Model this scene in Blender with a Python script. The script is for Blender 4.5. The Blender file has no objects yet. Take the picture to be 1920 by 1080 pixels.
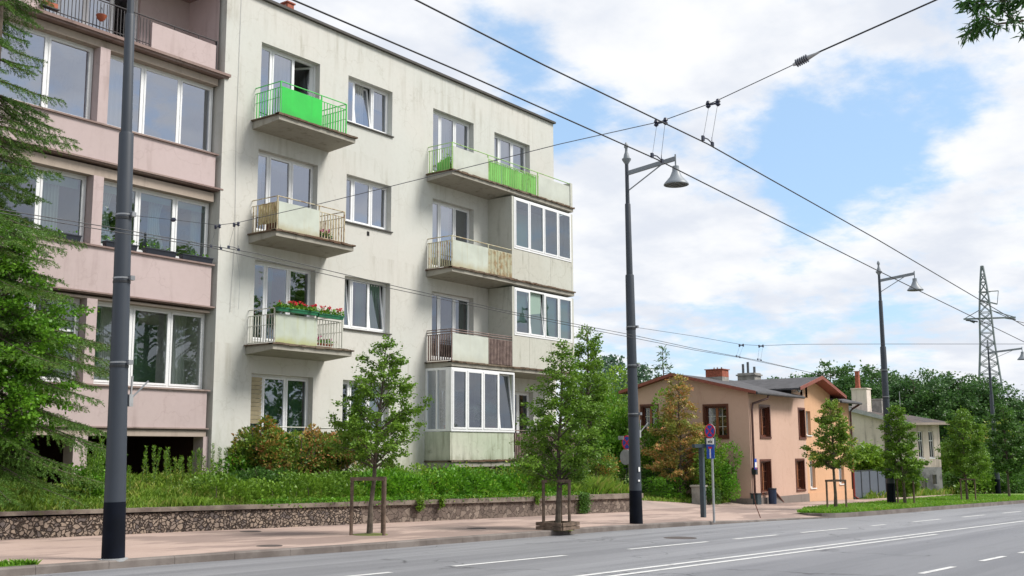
import bpy, math, random
import numpy as np
from math import sin, cos, pi, radians, hypot, atan2, sqrt, exp
from mathutils import Vector, Matrix

random.seed(4)
scene = bpy.context.scene
COL = scene.collection

# ------------------------------------------------------------------ camera
F = 2038.1
YAW, PITCH, ROLL = radians(53.879), radians(8.595), radians(-.287)
CH = 1.6
fw = np.array([sin(YAW)*cos(PITCH), cos(YAW)*cos(PITCH), sin(PITCH)])
rt = np.cross(fw, [0, 0, 1]); rt /= np.linalg.norm(rt); up = np.cross(rt, fw)
_c, _s = cos(ROLL), sin(ROLL)
rt, up = _c*rt+_s*up, -_s*rt+_c*up
CP = np.array([0, 0, CH])
cam_d = bpy.data.cameras.new('camera'); cam = bpy.data.objects.new('camera', cam_d); COL.objects.link(cam)
M3 = Matrix(((rt[0], up[0], -fw[0]), (rt[1], up[1], -fw[1]), (rt[2], up[2], -fw[2])))
cam.matrix_world = Matrix.Translation((0, 0, CH)) @ M3.to_4x4()
cam_d.sensor_width = 36; cam_d.lens = F/1920*36; cam_d.clip_end = 3000; cam_d.clip_start = .1
scene.camera = cam

def ray(x, y): return fw + rt*(x-960)/F - up*(y-540)/F
def pY(x, y, Y): d = ray(x, y); return CP + d*(Y/d[1])
def pX(x, y, X): d = ray(x, y); return CP + d*(X/d[0])
def pD(x, y, D): return CP + ray(x, y)*D
SL = .019
def g(X): return -SL*(max(-60, min(X, 90))-21.9)
def pG(x, y, h=0): d = ray(x, y); t = (SL*21.9+h-CH)/(d[2]+SL*d[0]); return CP + d*t

# ------------------------------------------------------------------ light
SUN_EL, SUN_AZ = radians(48), radians(150)      # azimuth clockwise from +Y: sun stands over the near side of the street, to the right
sd = Vector((sin(SUN_AZ)*cos(SUN_EL), cos(SUN_AZ)*cos(SUN_EL), sin(SUN_EL)))
sun_d = bpy.data.lights.new('sun', 'SUN'); sun_d.energy = 2.1; sun_d.angle = radians(20); sun_d.color = (1, .95, .88)
sun = bpy.data.objects.new('sun', sun_d); COL.objects.link(sun)
sun.rotation_euler = (-sd).to_track_quat('-Z', 'Y').to_euler()
scene.view_settings.view_transform = 'Standard'; scene.view_settings.look = 'None'
scene.view_settings.gamma = 1; scene.view_settings.exposure = 1.16

world = bpy.data.worlds.new('World'); scene.world = world; world.use_nodes = True
nt = world.node_tree; nt.nodes.clear()
def wn(t, **k):
    n = nt.nodes.new(t)
    for a, b in k.items(): setattr(n, a, b)
    return n
def wmath(op, a, b=None):
    n = wn('ShaderNodeMath', operation=op)
    for i, v in enumerate((a, b)):
        if v is None: continue
        if isinstance(v, (int, float)): n.inputs[i].default_value = v
        else: nt.links.new(v, n.inputs[i])
    return n.outputs[0]
sky = wn('ShaderNodeTexSky', sky_type='NISHITA', sun_disc=False, sun_elevation=SUN_EL, sun_rotation=SUN_AZ)
sky.air_density = 1.0; sky.dust_density = .6; sky.ozone_density = 1.5
tc = wn('ShaderNodeTexCoord'); sep = wn('ShaderNodeSeparateXYZ'); nt.links.new(tc.outputs['Generated'], sep.inputs[0])
# clouds on a flat layer seen in perspective: direction / (height + c)
zz = wmath('ADD', wmath('MAXIMUM', sep.outputs[2], 0.0), .22)
comb = wn('ShaderNodeCombineXYZ')
nt.links.new(wmath('DIVIDE', sep.outputs[0], zz), comb.inputs[0]); nt.links.new(wmath('DIVIDE', sep.outputs[1], zz), comb.inputs[1])
def wnoise(scale, detail, rough, loc=(0, 0, 0), dist=0):
    m = wn('ShaderNodeMapping'); m.inputs['Location'].default_value = loc; nt.links.new(comb.outputs[0], m.inputs[0])
    n = wn('ShaderNodeTexNoise'); n.inputs['Scale'].default_value = scale; n.inputs['Detail'].default_value = detail
    n.inputs['Roughness'].default_value = rough; n.inputs['Distortion'].default_value = dist
    nt.links.new(m.outputs[0], n.inputs['Vector']); return n.outputs['Fac']
n1 = wnoise(2.6, 11, .60, (3.1, 1.7, 0), .1)
n2 = wnoise(9, 8, .6, (7.7, 3.2, 0))
acc = wmath('ADD', wmath('MULTIPLY', wmath('SUBTRACT', n1, .5), 1.9), wmath('MULTIPLY', wmath('SUBTRACT', n2, .5), 1.25))
# where the banks of cloud and the blue gaps stand (direction, weight, angular size)
for (x, y, w, s) in ((1480, 245, -.80, .05), (1370, 310, -.35, .035), (1640, 265, -.78, .045), (1560, 350, -.42, .04), (1320, 235, .25, .022), (1425, 195, .2, .02), (1560, 205, .3, .02), (1745, 255, .3, .02), (1405, 265, .22, .018), (985, 110, -.75, .035), (890, 45, -.35, .03),
                     (1110, 170, -.55, .035), (1500, 395, -.4, .035), (1250, 250, -.35, .04), (1430, 590, -.35, .06), (1700, 620, -.25, .05), (1060, 250, -.4, .03),
                     (1790, 205, -.45, .03), (1880, 400, -.25, .03), (1740, 330, -.45, .035), (1290, 650, -.35, .05), (1580, 90, .3, .06), (1400, 80, .3, .06), (1880, 260, .4, .035),
                     (1250, 480, .35, .07), (1120, 60, .35, .04), (700, 30, .6, .08), (1150, 380, .4, .05), (1760, 480, .35, .05), (1550, 480, .3, .05), (1380, 430, .3, .05)):
    d = Vector(ray(x, y)).normalized()
    v = wn('ShaderNodeVectorMath', operation='DISTANCE'); nt.links.new(tc.outputs['Generated'], v.inputs[0]); v.inputs[1].default_value = d
    q = wmath('EXPONENT', wmath('MULTIPLY', wmath('MULTIPLY', v.outputs['Value'], v.outputs['Value']), -1/(s*s)))
    acc = wmath('ADD', acc, wmath('MULTIPLY', q, w))
mr = wn('ShaderNodeMapRange', interpolation_type='SMOOTHSTEP'); nt.links.new(acc, mr.inputs[0])
mr.inputs[1].default_value = -.58; mr.inputs[2].default_value = .08
# hollows of the clouds are greyer
n3 = wnoise(3.4, 6, .55, (11, 5, 2))
mr2 = wn('ShaderNodeMapRange', interpolation_type='SMOOTHSTEP'); nt.links.new(n3, mr2.inputs[0])
mr2.inputs[1].default_value = .36; mr2.inputs[2].default_value = .64
cc = wn('ShaderNodeMix', data_type='RGBA'); nt.links.new(mr2.outputs[0], cc.inputs[0])
cc.inputs[6].default_value = (3.5, 3.7, 4.1, 1); cc.inputs[7].default_value = (4.5, 4.55, 4.65, 1)
# thin high veil over the blue
veil = wn('ShaderNodeMix', data_type='RGBA'); veil.inputs[0].default_value = .66
nt.links.new(sky.outputs[0], veil.inputs[6]); veil.inputs[7].default_value = (2.0, 3.0, 4.25, 1)
mx = wn('ShaderNodeMix', data_type='RGBA'); nt.links.new(mr.outputs[0], mx.inputs[0])
nt.links.new(veil.outputs[2], mx.inputs[6]); nt.links.new(cc.outputs[2], mx.inputs[7])
bg = wn('ShaderNodeBackground'); bg.inputs[1].default_value = .1; nt.links.new(mx.outputs[2], bg.inputs[0])
ow = wn('ShaderNodeOutputWorld'); nt.links.new(bg.outputs[0], ow.inputs[0])

# ------------------------------------------------------------------ materials
MATS = {}
class N:
    def __init__(s, name):
        s.m = bpy.data.materials.new(name); s.m.use_nodes = True; s.t = s.m.node_tree; s.t.nodes.clear()
        s.out = s.n('ShaderNodeOutputMaterial'); s.b = s.n('ShaderNodeBsdfPrincipled'); s.l(s.b.outputs[0], s.out.inputs[0])
        s.co = s.n('ShaderNodeTexCoord').outputs['Object']; MATS[name] = s.m
    def n(s, t, **k):
        x = s.t.nodes.new(t)
        for a, b in k.items(): setattr(x, a, b)
        return x
    def l(s, a, b): s.t.links.new(a, b)
    def set(s, sock, v):
        if hasattr(v, 'links') or hasattr(v, 'is_output'): s.l(v, sock)
        elif isinstance(v, tuple): sock.default_value = (*v, 1) if len(v) == 3 and sock.type == 'RGBA' else v
        else: sock.default_value = v
    def noise(s, scale, detail=5, rough=.55, stretch=None, dist=0, loc=None):
        x = s.n('ShaderNodeTexNoise'); x.inputs['Scale'].default_value = scale; x.inputs['Detail'].default_value = detail
        x.inputs['Roughness'].default_value = rough; x.inputs['Distortion'].default_value = dist
        if stretch or loc:
            m = s.n('ShaderNodeMapping'); m.inputs['Scale'].default_value = stretch or (1, 1, 1); m.inputs['Location'].default_value = loc or (0, 0, 0)
            s.l(s.co, m.inputs[0]); s.l(m.outputs[0], x.inputs['Vector'])
        else: s.l(s.co, x.inputs['Vector'])
        return x.outputs['Fac']
    def ramp(s, v, a, b, lo=0., hi=1.):
        x = s.n('ShaderNodeMapRange', interpolation_type='SMOOTHSTEP'); s.l(v, x.inputs[0])
        x.inputs[1].default_value = a; x.inputs[2].default_value = b; x.inputs[3].default_value = lo; x.inputs[4].default_value = hi
        return x.outputs[0]
    def mix(s, f, a, b, mode='MIX'):
        x = s.n('ShaderNodeMix', data_type='RGBA', blend_type=mode); s.set(x.inputs[0], f); s.set(x.inputs[6], a); s.set(x.inputs[7], b); return x.outputs[2]
    def math(s, op, a, b=0.):
        x = s.n('ShaderNodeMath', operation=op); s.set(x.inputs[0], a); s.set(x.inputs[1], b); return x.outputs[0]
    def xyz(s):
        x = s.n('ShaderNodeSeparateXYZ'); s.l(s.co, x.inputs[0]); return x.outputs
    def bump(s, v, strength=.3, dist=.01):
        x = s.n('ShaderNodeBump'); x.inputs['Strength'].default_value = strength; x.inputs['Distance'].default_value = dist
        s.l(v, x.inputs['Height']); s.l(x.outputs[0], s.b.inputs['Normal'])
    def done(s, col, rough=.8, metal=0., spec=None):
        s.set(s.b.inputs['Base Color'], col); s.set(s.b.inputs['Roughness'], rough); s.b.inputs['Metallic'].default_value = metal
        if spec is not None: s.b.inputs['Specular IOR Level'].default_value = spec
        return s.m

def simple(name, col, rough=.6, metal=0., var=.12, scale=6, bump=0.):
    s = N(name); f = s.noise(scale); lo = tuple(c*(1-var) for c in col); hi = tuple(min(1, c*(1+var)) for c in col)
    if bump: s.bump(s.noise(scale*12), bump, .004)
    return s.done(s.mix(s.ramp(f, .3, .7), lo, hi), rough, metal)

def plaster(name, base, tint, dark, streak=.5, low=None, mottle=1.):
    s = N(name)
    c = s.mix(s.ramp(s.noise(.35, 4), .35, .68), base, tint)
    c = s.mix(s.math('MULTIPLY', s.ramp(s.noise(1.0, 8, .62, (4, 4, .5)), .52 if mottle < 2 else .46, .80 if mottle < 2 else .76), streak), c, dark)       # rain streaks
    c = s.mix(s.math('MULTIPLY', s.ramp(s.noise(2.6, 8, .7), .56, .78), .28*mottle), c, dark)
    c = s.mix(s.math('MULTIPLY', s.ramp(s.noise(9, 6, .6), .4, .8), .10), c, dark)
    cr = s.n('ShaderNodeTexVoronoi', feature='DISTANCE_TO_EDGE'); cr.inputs['Scale'].default_value = .55
    w = s.n('ShaderNodeTexNoise'); w.inputs['Scale'].default_value = 2; w.inputs['Detail'].default_value = 6; s.l(s.co, w.inputs['Vector'])
    vm = s.n('ShaderNodeVectorMath', operation='ADD'); s.l(s.co, vm.inputs[0]); s.l(w.outputs['Color'], vm.inputs[1]); s.l(vm.outputs[0], cr.inputs['Vector'])
    c = s.mix(s.math('MULTIPLY', s.ramp(cr.outputs['Distance'], .0, .012, 1, 0), .22), c, dark)
    if name in ('cream_plaster', 'pink_plaster'):   # run-off below the slab lines, storey by storey
        zq = s.math('MODULO', s.math('DIVIDE', s.math('SUBTRACT', 12.83, s.xyz()[2]), 2.86), 1.)
        fall = s.ramp(s.math('ADD', zq, s.math('MULTIPLY', s.noise(1.1, 4, loc=(4, 4, 4)), -.35)), -.1, .42, 1, 0)
        c = s.mix(s.math('MULTIPLY', s.math('MULTIPLY', fall, s.math('MULTIPLY', s.ramp(s.noise(1.0, 8, .68, (4, 4, .3), loc=(1, 2, 3)), .44, .70), s.ramp(s.noise(.55, 3, .5, loc=(3, 7, 1)), .42, .62))), .55), c, dark)
        c = s.mix(s.math('MULTIPLY', s.ramp(s.noise(.22, 3, .5, loc=(8, 1, 2)), .5, .62), .22), c, tuple(k*.8 for k in base))
    if low:  # moss and dirt rising from the bottom of the piece
        z0, z1, lc = low
        zz = s.math('ADD', s.xyz()[2], s.math('MULTIPLY', s.noise(2.5, 7, .7, (1.6, 1.6, .5)), (z1-z0)*1.6))
        c = s.mix(s.ramp(zz, z0+(z1-z0)*.7, z0+(z1-z0)*1.7, .75, 0), c, lc)
    s.bump(s.math('ADD', s.noise(60, 4), s.math('MULTIPLY', s.noise(7, 4), .6)), .35, .006)
    return s.done(c, .92, spec=.2)

plaster('cream_plaster', (.575, .565, .525), (.55, .56, .525), (.30, .28, .22), .34, (.6, 2.6, (.27, .29, .18)))
plaster('parapet_plaster', (.50, .51, .46), (.47, .465, .41), (.17, .17, .12), .75)
plaster('mossy_plaster', (.53, .53, .45), (.42, .47, .36), (.12, .12, .07), .8, (1.15, 1.6, (.11, .12, .06)), 2.4)
plaster('pink_plaster', (.50, .41, .405), (.47, .385, .375), (.28, .21, .195), .5)
plaster('pink_ledge', (.24, .17, .155), (.31, .24, .215), (.08, .055, .05), .8)
plaster('beige_lintel', (.37, .31, .26), (.42, .35, .30), (.2, .16, .13), .6)
plaster('concrete_slab', (.36, .345, .30), (.31, .295, .255), (.10, .085, .065), .8, None, 1.8)
plaster('slab_lip', (.17, .135, .10), (.13, .075, .05), (.035, .028, .02), 1.0, None, 3)
plaster('salmon_plaster', (.58, .40, .32), (.54, .37, .295), (.36, .21, .16), .35)
plaster('orange_plaster', (.64, .39, .24), (.60, .365, .225), (.42, .2, .11), .3)
plaster('old_plaster', (.72, .63, .55), (.58, .50, .43), (.26, .22, .19), .85, None, 2.2)
plaster('grey_base', (.24, .21, .19), (.20, .17, .155), (.1, .09, .08), .6)
plaster('room_wall', (.40, .40, .38), (.36, .36, .34), (.2, .19, .17), .2)
simple('room_dim', (.13, .13, .12), .9)  # darker copy of the room wall: the rooms' dimness is put into the colour
simple('room_light', (.78, .78, .74), .9)  # pale copy of the room wall: its colour stands in for light inside
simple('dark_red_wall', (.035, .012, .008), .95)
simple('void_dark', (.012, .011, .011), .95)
simple('void_floor', (.03, .022, .015), .95)
simple('white_pvc', (.74, .75, .76), .35, var=.03)
simple('brown_wood', (.10, .027, .013), .45, var=.3, scale=20)
simple('red_wood', (.17, .05, .035), .5, var=.2, scale=14)
simple('orange_wood', (.24, .085, .03), .45, var=.2, scale=20)
simple('roof_dark', (.06, .058, .062), .8, var=.25, scale=3)
simple('roof_edge', (.055, .05, .045), .7)
simple('roof_red_trim', (.22, .06, .04), .6)
simple('brick_red', (.30, .085, .05), .85, var=.3, scale=14)
simple('gutter_brown', (.075, .03, .025), .4)
simple('gutter_red', (.23, .03, .022), .4)
simple('lamp_post_paint', (.034, .043, .058), .55, var=.07, scale=1.2)
simple('lamp_post_base', (.003, .005, .011), .7, var=.3, scale=3); MATS['lamp_post_base'].node_tree.nodes['Principled BSDF'].inputs['Specular IOR Level'].default_value = .15
simple('lamp_grey', (.20, .225, .25), .45, var=.08, scale=3)
simple('lamp_glass', (.45, .47, .5), .25)
simple('steel_band', (.30, .31, .33), .4, .6)
simple('wire_black', (.016, .018, .022), .5)
simple('span_grey', (.09, .095, .105), .5)
simple('insulator', (.022, .026, .05), .35)
simple('galvanised', (.38, .39, .40), .45, .4, var=.15, scale=8)
simple('post_teal', (.035, .055, .07), .45)
simple('wood_stake', (.135, .095, .07), .9, var=.4, scale=9, bump=.5)
simple('bark', (.10, .08, .062), .95, var=.35, scale=8, bump=.7)
simple('bark_mossy', (.10, .15, .045), .95, var=.5, scale=7, bump=.7)
simple('sign_blue', (.015, .07, .42), .4, var=.05)
simple('sign_red', (.62, .02, .05), .4, var=.05)
simple('sign_white', (.78, .78, .78), .4, var=.02)
simple('sign_black', (.012, .012, .014), .5)
simple('sign_back', (.32, .34, .36), .5, .3)
simple('gate_panel', (.085, .10, .13), .5, var=.06)
simple('gate_frame', (.014, .017, .024), .5)
simple('planter_navy', (.012, .016, .028), .5)
simple('planter_green', (.015, .16, .075), .5)
simple('terracotta', (.33, .085, .04), .7)
simple('bin_dark', (.022, .04, .05), .5)
simple('bin_blue', (.012, .028, .07), .45)
simple('rust', (.12, .045, .03), .9, var=.4, scale=20)
simple('slat_cream', (.40, .34, .22), .6)
simple('chimney_grey', (.27, .26, .24), .9, var=.25, scale=4, bump=.5)
simple('pylon_steel', (.16, .19, .20), .6, .2)
simple('petal_red', (.58, .012, .03), .6, var=.3, scale=30)
simple('petal_pink', (.50, .06, .22), .6, var=.3, scale=30)
simple('plant_stem', (.10, .17, .05), .8)
simple('junk_brown', (.16, .055, .03), .8, var=.4, scale=15)
simple('yellow_cloth', (.50, .42, .22), .8)
simple('manhole', (.07, .055, .05), .75, var=.3, scale=30, bump=.6)

# balcony bars: painted, with rust eating through
def bars(name, paint, rusty, amount):
    s = N(name); f = s.ramp(s.noise(6, 7, .65), 1-amount-.12, 1-amount+.12)
    return s.done(s.mix(f, paint, rusty), .6)
bars('bars_green', (.06, .50, .085), (.10, .07, .03), .12)
bars('bars_pale_green', (.30, .52, .16), (.20, .17, .06), .38)
bars('bars_rusty', (.50, .44, .29), (.20, .11, .05), .45)
bars('bars_grey', (.50, .51, .45), (.18, .13, .08), .36)
bars('bars_brown', (.21, .15, .13), (.12, .08, .07), .5)
bars('bars_black', (.03, .027, .03), (.07, .04, .035), .35)
bars('bars_mixed', (.48, .47, .33), (.34, .22, .10), .45)
# panels: thin sheets with dirt climbing from below
def panel(name, col, dirt, amount=.5):
    s = N(name); x = s.xyz()
    gz = s.n('ShaderNodeTexCoord').outputs['Generated']; sp = s.n('ShaderNodeSeparateXYZ'); s.l(gz, sp.inputs[0])
    f = s.ramp(s.math('ADD', sp.outputs[2], s.math('MULTIPLY', s.noise(3, 6, .65), .5)), .2, .62, amount, 0)
    c = s.mix(s.ramp(s.noise(1.6, 4), .3, .7), col, tuple(k*.84 for k in col)); c = s.mix(s.math('MULTIPLY', s.ramp(s.noise(1, 7, .65, (8, 8, .6), loc=(2, 2, 2)), .5, .75), amount*.6), c, dirt); s.bump(s.noise(3, 3), .25, .02)
    return s.done(s.mix(f, c, dirt), .55)
panel('panel_green', (.012, .52, .05), (.02, .30, .04), .45)
panel('panel_pale', (.50, .54, .47), (.36, .31, .17), .75)
panel('panel_moss', (.47, .52, .44), (.36, .37, .12), .8)
panel('panel_plain', (.52, .55, .49), (.38, .37, .27), .4)
panel('net_green', (.20, .56, .13), (.16, .42, .10), .5)

def glass(name, tintc, f0=.16, fk=.6):
    s = N(name); s.t.nodes.remove(s.b)
    gl = s.n('ShaderNodeBsdfGlossy'); gl.inputs['Roughness'].default_value = .012; gl.inputs['Color'].default_value = (.86, .9, 1, 1)
    tr = s.n('ShaderNodeBsdfTransparent'); tr.inputs['Color'].default_value = (*tintc, 1)
    fr = s.n('ShaderNodeLayerWeight'); fr.inputs['Blend'].default_value = .35
    f = s.ramp(fr.outputs['Fresnel'], 0, 1, f0, f0+fk)
    # old panes are never quite flat
    bp = s.n('ShaderNodeBump'); bp.inputs['Strength'].default_value = .12; bp.inputs['Distance'].default_value = .02
    s.l(s.noise(.9, 2), bp.inputs['Height']); s.l(bp.outputs[0], gl.inputs['Normal'])
    ms = s.n('ShaderNodeMixShader'); s.l(f, ms.inputs[0]); s.l(tr.outputs[0], ms.inputs[1]); s.l(gl.outputs[0], ms.inputs[2]); s.l(ms.outputs[0], s.out.inputs[0])
    return s.m
glass('window_glass', (.66, .70, .74), .40, .5); glass('green_glass', (.56, .70, .66), .22, .5); glass('clear_glass', (.80, .86, .84), .13, .4); glass('dark_glass', (.48, .52, .54), .18, .4)

def cloth(name, col, translucent=.35):
    s = N(name); s.t.nodes.remove(s.b)
    d = s.n('ShaderNodeBsdfDiffuse'); t = s.n('ShaderNodeBsdfTranslucent'); d.inputs[0].default_value = (*col, 1); t.inputs[0].default_value = (*col, 1)
    ms = s.n('ShaderNodeMixShader'); ms.inputs[0].default_value = translucent; s.l(d.outputs[0], ms.inputs[1]); s.l(t.outputs[0], ms.inputs[2]); s.l(ms.outputs[0], s.out.inputs[0])
cloth('curtain_white', (.66, .67, .65)); cloth('curtain_green', (.19, .30, .24)); cloth('curtain_dark', (.16, .19, .18)); cloth('blind_green', (.42, .56, .49)); cloth('curtain_beige', (.45, .40, .30))

def leaf(name, dark, light, extra=None, exf=0., rough=.45, tr=.32, clump=1.2):
    s = N(name)
    at = s.n('ShaderNodeAttribute', attribute_name='tint'); t = at.outputs['Fac']
    k = s.math('ADD', s.math('MULTIPLY', t, .6), s.math('MULTIPLY', s.ramp(s.noise(clump, 4), .3, .7), .4))
    c = s.mix(k, dark, light)
    if extra:
        f = s.math('MULTIPLY', s.ramp(s.noise(clump*.8, 4, .6, loc=(5, 3, 1)), .5-.18*exf, .62), s.ramp(t, .75-.7*exf, .95))
        c = s.mix(f, c, extra)
    s.set(s.b.inputs['Base Color'], c); s.b.inputs['Roughness'].default_value = rough; s.b.inputs['Specular IOR Level'].default_value = .35
    tn = s.n('ShaderNodeBsdfTranslucent'); s.l(s.mix(.5, c, (.35, .5, .06), 'MULTIPLY') if False else c, tn.inputs[0])
    ms = s.n('ShaderNodeMixShader'); ms.inputs[0].default_value = tr
    s.l(s.b.outputs[0], ms.inputs[1]); s.l(tn.outputs[0], ms.inputs[2]); s.l(ms.outputs[0], s.out.inputs[0])
    return s.m
leaf('leaf_linden', (.06, .15, .014), (.21, .36, .035))
leaf('leaf_bright', (.06, .19, .015), (.20, .42, .03))
leaf('leaf_hedge', (.045, .16, .012), (.19, .43, .025), (.34, .36, .05), .25)
leaf('leaf_yellowgreen', (.09, .20, .018), (.30, .46, .045))
leaf('leaf_dark', (.035, .10, .018), (.11, .23, .035))
leaf('leaf_forest', (.026, .08, .024), (.11, .22, .05), clump=.35)
leaf('leaf_forest_far', (.05, .11, .07), (.12, .20, .11), clump=.3)  # paler, bluer copy of leaf_forest: distance haze painted into the leaves
leaf('leaf_autumn', (.13, .21, .03), (.30, .36, .07), (.62, .26, .11), 1.25)
leaf('leaf_mixed', (.05, .14, .018), (.22, .36, .04), (.46, .17, .08), .8)
leaf('leaf_maroon', (.07, .16, .02), (.24, .36, .05), (.48, .20, .05), .5)
leaf('leaf_limeyellow', (.09, .20, .02), (.24, .36, .045), (.55, .42, .08), .35)
leaf('leaf_willow', (.018, .07, .012), (.06, .16, .03))
leaf('needle', (.035, .10, .014), (.13, .26, .032), (.16, .17, .04), .3, rough=.55, tr=.15, clump=1.6)
leaf('grass_blade', (.09, .19, .018), (.26, .40, .045), (.38, .36, .10), .45, tr=.3)
leaf('lawn_blade', (.09, .24, .018), (.24, .44, .035), (.34, .36, .08), .3, tr=.3)
leaf('weed_leaf', (.08, .20, .018), (.25, .43, .04), (.40, .40, .08), .3)

# road, pavement, stone wall
s = N('asphalt'); x = s.xyz()
c = s.mix(s.ramp(s.noise(.5, 5, .6, (.12, 1, 1)), .3, .7), (.215, .218, .232), (.262, .264, .28))
c = s.mix(s.math('MULTIPLY', s.ramp(s.noise(1, 6, .62, (.045, 1.5, 1)), .44, .62), .8), c, (.15, .152, .165))
c = s.mix(s.math('MULTIPLY', s.ramp(s.noise(.9, 8, .7, (.4, 1, 1), loc=(6, 2, 0)), .56, .72), .4), c, (.13, .132, .14))
lane = s.ramp(s.math('ADD', s.math('ADD', x[1], s.math('MULTIPLY', x[0], .045)), s.math('MULTIPLY', s.noise(.7, 3), .15)), 7.1, 7.4, 1, 0)
c = s.mix(s.math('MULTIPLY', lane, .5), c, (.125, .128, .145))
c = s.mix(s.math('MULTIPLY', s.ramp(s.noise(160, 3, .7), .42, .62), .45), c, (.12, .12, .125))
c = s.mix(s.math('MULTIPLY', s.ramp(s.noise(90, 3, .7, loc=(3, 3, 3)), .55, .7), .35), c, (.36, .36, .37))
v = s.n('ShaderNodeTexVoronoi', feature='DISTANCE_TO_EDGE'); v.inputs['Scale'].default_value = .28
w = s.n('ShaderNodeTexNoise'); w.inputs['Scale'].default_value = 1.4; w.inputs['Detail'].default_value = 8; s.l(s.co, w.inputs['Vector'])
vm = s.n('ShaderNodeVectorMath', operation='MULTIPLY_ADD'); s.l(w.outputs['Color'], vm.inputs[0]); vm.inputs[1].default_value = (1.6, 1.6, 0); s.l(s.co, vm.inputs[2]); s.l(vm.outputs[0], v.inputs['Vector'])
c = s.mix(s.math('MULTIPLY', s.ramp(v.outputs['Distance'], 0, .010, 1, 0), s.ramp(s.noise(.4, 2), .47, .55, 0, .85)), c, (.05, .05, .055))
s.bump(s.noise(140, 3, .7), .5, .008); s.done(c, .62, spec=.45)

s = N('paving')
c = s.mix(s.ramp(s.noise(.45, 5, .6), .3, .7), (.40, .30, .255), (.46, .35, .30))
c = s.mix(s.math('MULTIPLY', s.ramp(s.noise(.55, 7, .62, (.5, 1.3, 1), loc=(2, 9, 0)), .47, .56), .8), c, (.23, .175, .155))
c = s.mix(s.math('MULTIPLY', s.ramp(s.noise(1.4, 8, .7, (.35, 1, 1), loc=(7, 5, 0)), .54, .66), .5), c, (.20, .15, .135))
c = s.mix(s.math('MULTIPLY', s.ramp(s.noise(3.5, 7, .7), .55, .75), .3), c, (.28, .20, .17))
c = s.mix(s.math('MULTIPLY', s.ramp(s.noise(90, 3, .7), .45, .65), .35), c, (.27, .19, .16))
s.bump(s.noise(110, 3, .7), .45, .006); s.done(c, .85, spec=.25)
s = N('driveway')
c = s.mix(s.ramp(s.noise(.6, 6, .6), .35, .65), (.30, .235, .205), (.40, .30, .26))
c = s.mix(s.math('MULTIPLY', s.ramp(s.noise(1.5, 7, .7, loc=(1, 4, 0)), .52, .68), .5), c, (.18, .15, .135))
s.bump(s.noise(60, 4, .7), .5, .01); s.done(c, .85)
s = N('kerb_stone')
c = s.mix(s.ramp(s.noise(2.2, 6, .6), .35, .65), (.19, .165, .15), (.12, .10, .09)); s.bump(s.noise(50, 4), .5, .006); s.done(c, .85)
s = N('road_paint')
wear = s.ramp(s.noise(7, 8, .78), .50, .66)
s.done(s.mix(s.math('MULTIPLY', wear, .75), (.60, .60, .59), (.24, .24, .245)), .7)
s = N('soil'); s.bump(s.noise(12, 6), .6, .03)
c = s.mix(s.ramp(s.noise(1.5, 6), .35, .65), (.085, .10, .025), (.13, .15, .035)); s.done(c, .95)
s = N('meadow'); s.bump(s.noise(20, 6), .6, .03)
c = s.mix(s.ramp(s.noise(1.2, 6), .35, .65), (.11, .20, .025), (.17, .25, .045)); s.done(c, .95)
def stone(name, scale, cols, mortar, lo, hi, bumps=.8):
    s = N(name)
    w = s.n('ShaderNodeTexNoise'); w.inputs['Scale'].default_value = 5; w.inputs['Detail'].default_value = 4; s.l(s.co, w.inputs['Vector'])
    vm = s.n('ShaderNodeVectorMath', operation='MULTIPLY_ADD'); s.l(w.outputs['Color'], vm.inputs[0]); vm.inputs[1].default_value = (.22, .22, .22)
    mp = s.n('ShaderNodeMapping'); mp.inputs['Scale'].default_value = (1, 1, 1.15); s.l(s.co, mp.inputs[0]); s.l(mp.outputs[0], vm.inputs[2])
    e = s.n('ShaderNodeTexVoronoi', feature='DISTANCE_TO_EDGE'); e.inputs['Scale'].default_value = scale; s.l(vm.outputs[0], e.inputs['Vector'])
    q = s.n('ShaderNodeTexVoronoi'); q.inputs['Scale'].default_value = scale; s.l(vm.outputs[0], q.inputs['Vector'])
    hs = s.n('ShaderNodeSeparateColor'); s.l(q.outputs['Color'], hs.inputs[0])
    c = s.mix(hs.outputs[0], cols[0], cols[1]); c = s.mix(s.ramp(hs.outputs[1], .6, .9), c, cols[2])
    c = s.mix(s.math('MULTIPLY', s.ramp(s.noise(14, 6, .7), .45, .7), .5), c, tuple(k*.45 for k in cols[0]))
    f = s.ramp(e.outputs['Distance'], lo, hi)
    c = s.mix(f, mortar, c)
    s.bump(s.math('ADD', f, s.math('MULTIPLY', s.noise(30, 4), .2)), bumps, .035); s.done(c, .9, spec=.2)
stone('rubble_stone', 12.5, ((.33, .26, .205), (.22, .175, .15), (.12, .10, .095)), (.045, .034, .028), .01, .16, 1.)
stone('crazy_stone', 6.5, ((.19, .15, .125), (.12, .092, .08), (.26, .21, .175)), (.10, .08, .068), .01, .045, .9)
s = N('coping'); c = s.mix(s.ramp(s.noise(1.5, 7, .65), .35, .62), (.24, .20, .165), (.10, .075, .065))
c = s.mix(s.math('MULTIPLY', s.ramp(s.noise(5, 6, .7), .55, .7), .6), c, (.13, .15, .05)); s.bump(s.noise(30, 5), .5, .01); s.done(c, .95)
s = N('roof_tile'); c = s.mix(s.ramp(s.noise(2, 6, .65), .35, .65), (.10, .075, .065), (.055, .05, .05)); s.bump(s.noise(25, 4), .6, .02); s.done(c, .9)
s = N('grey_rough_wall'); c = s.mix(s.ramp(s.noise(1.3, 7, .65), .4, .62), (.28, .28, .28), (.11, .11, .115)); s.done(c, .95)

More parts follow.
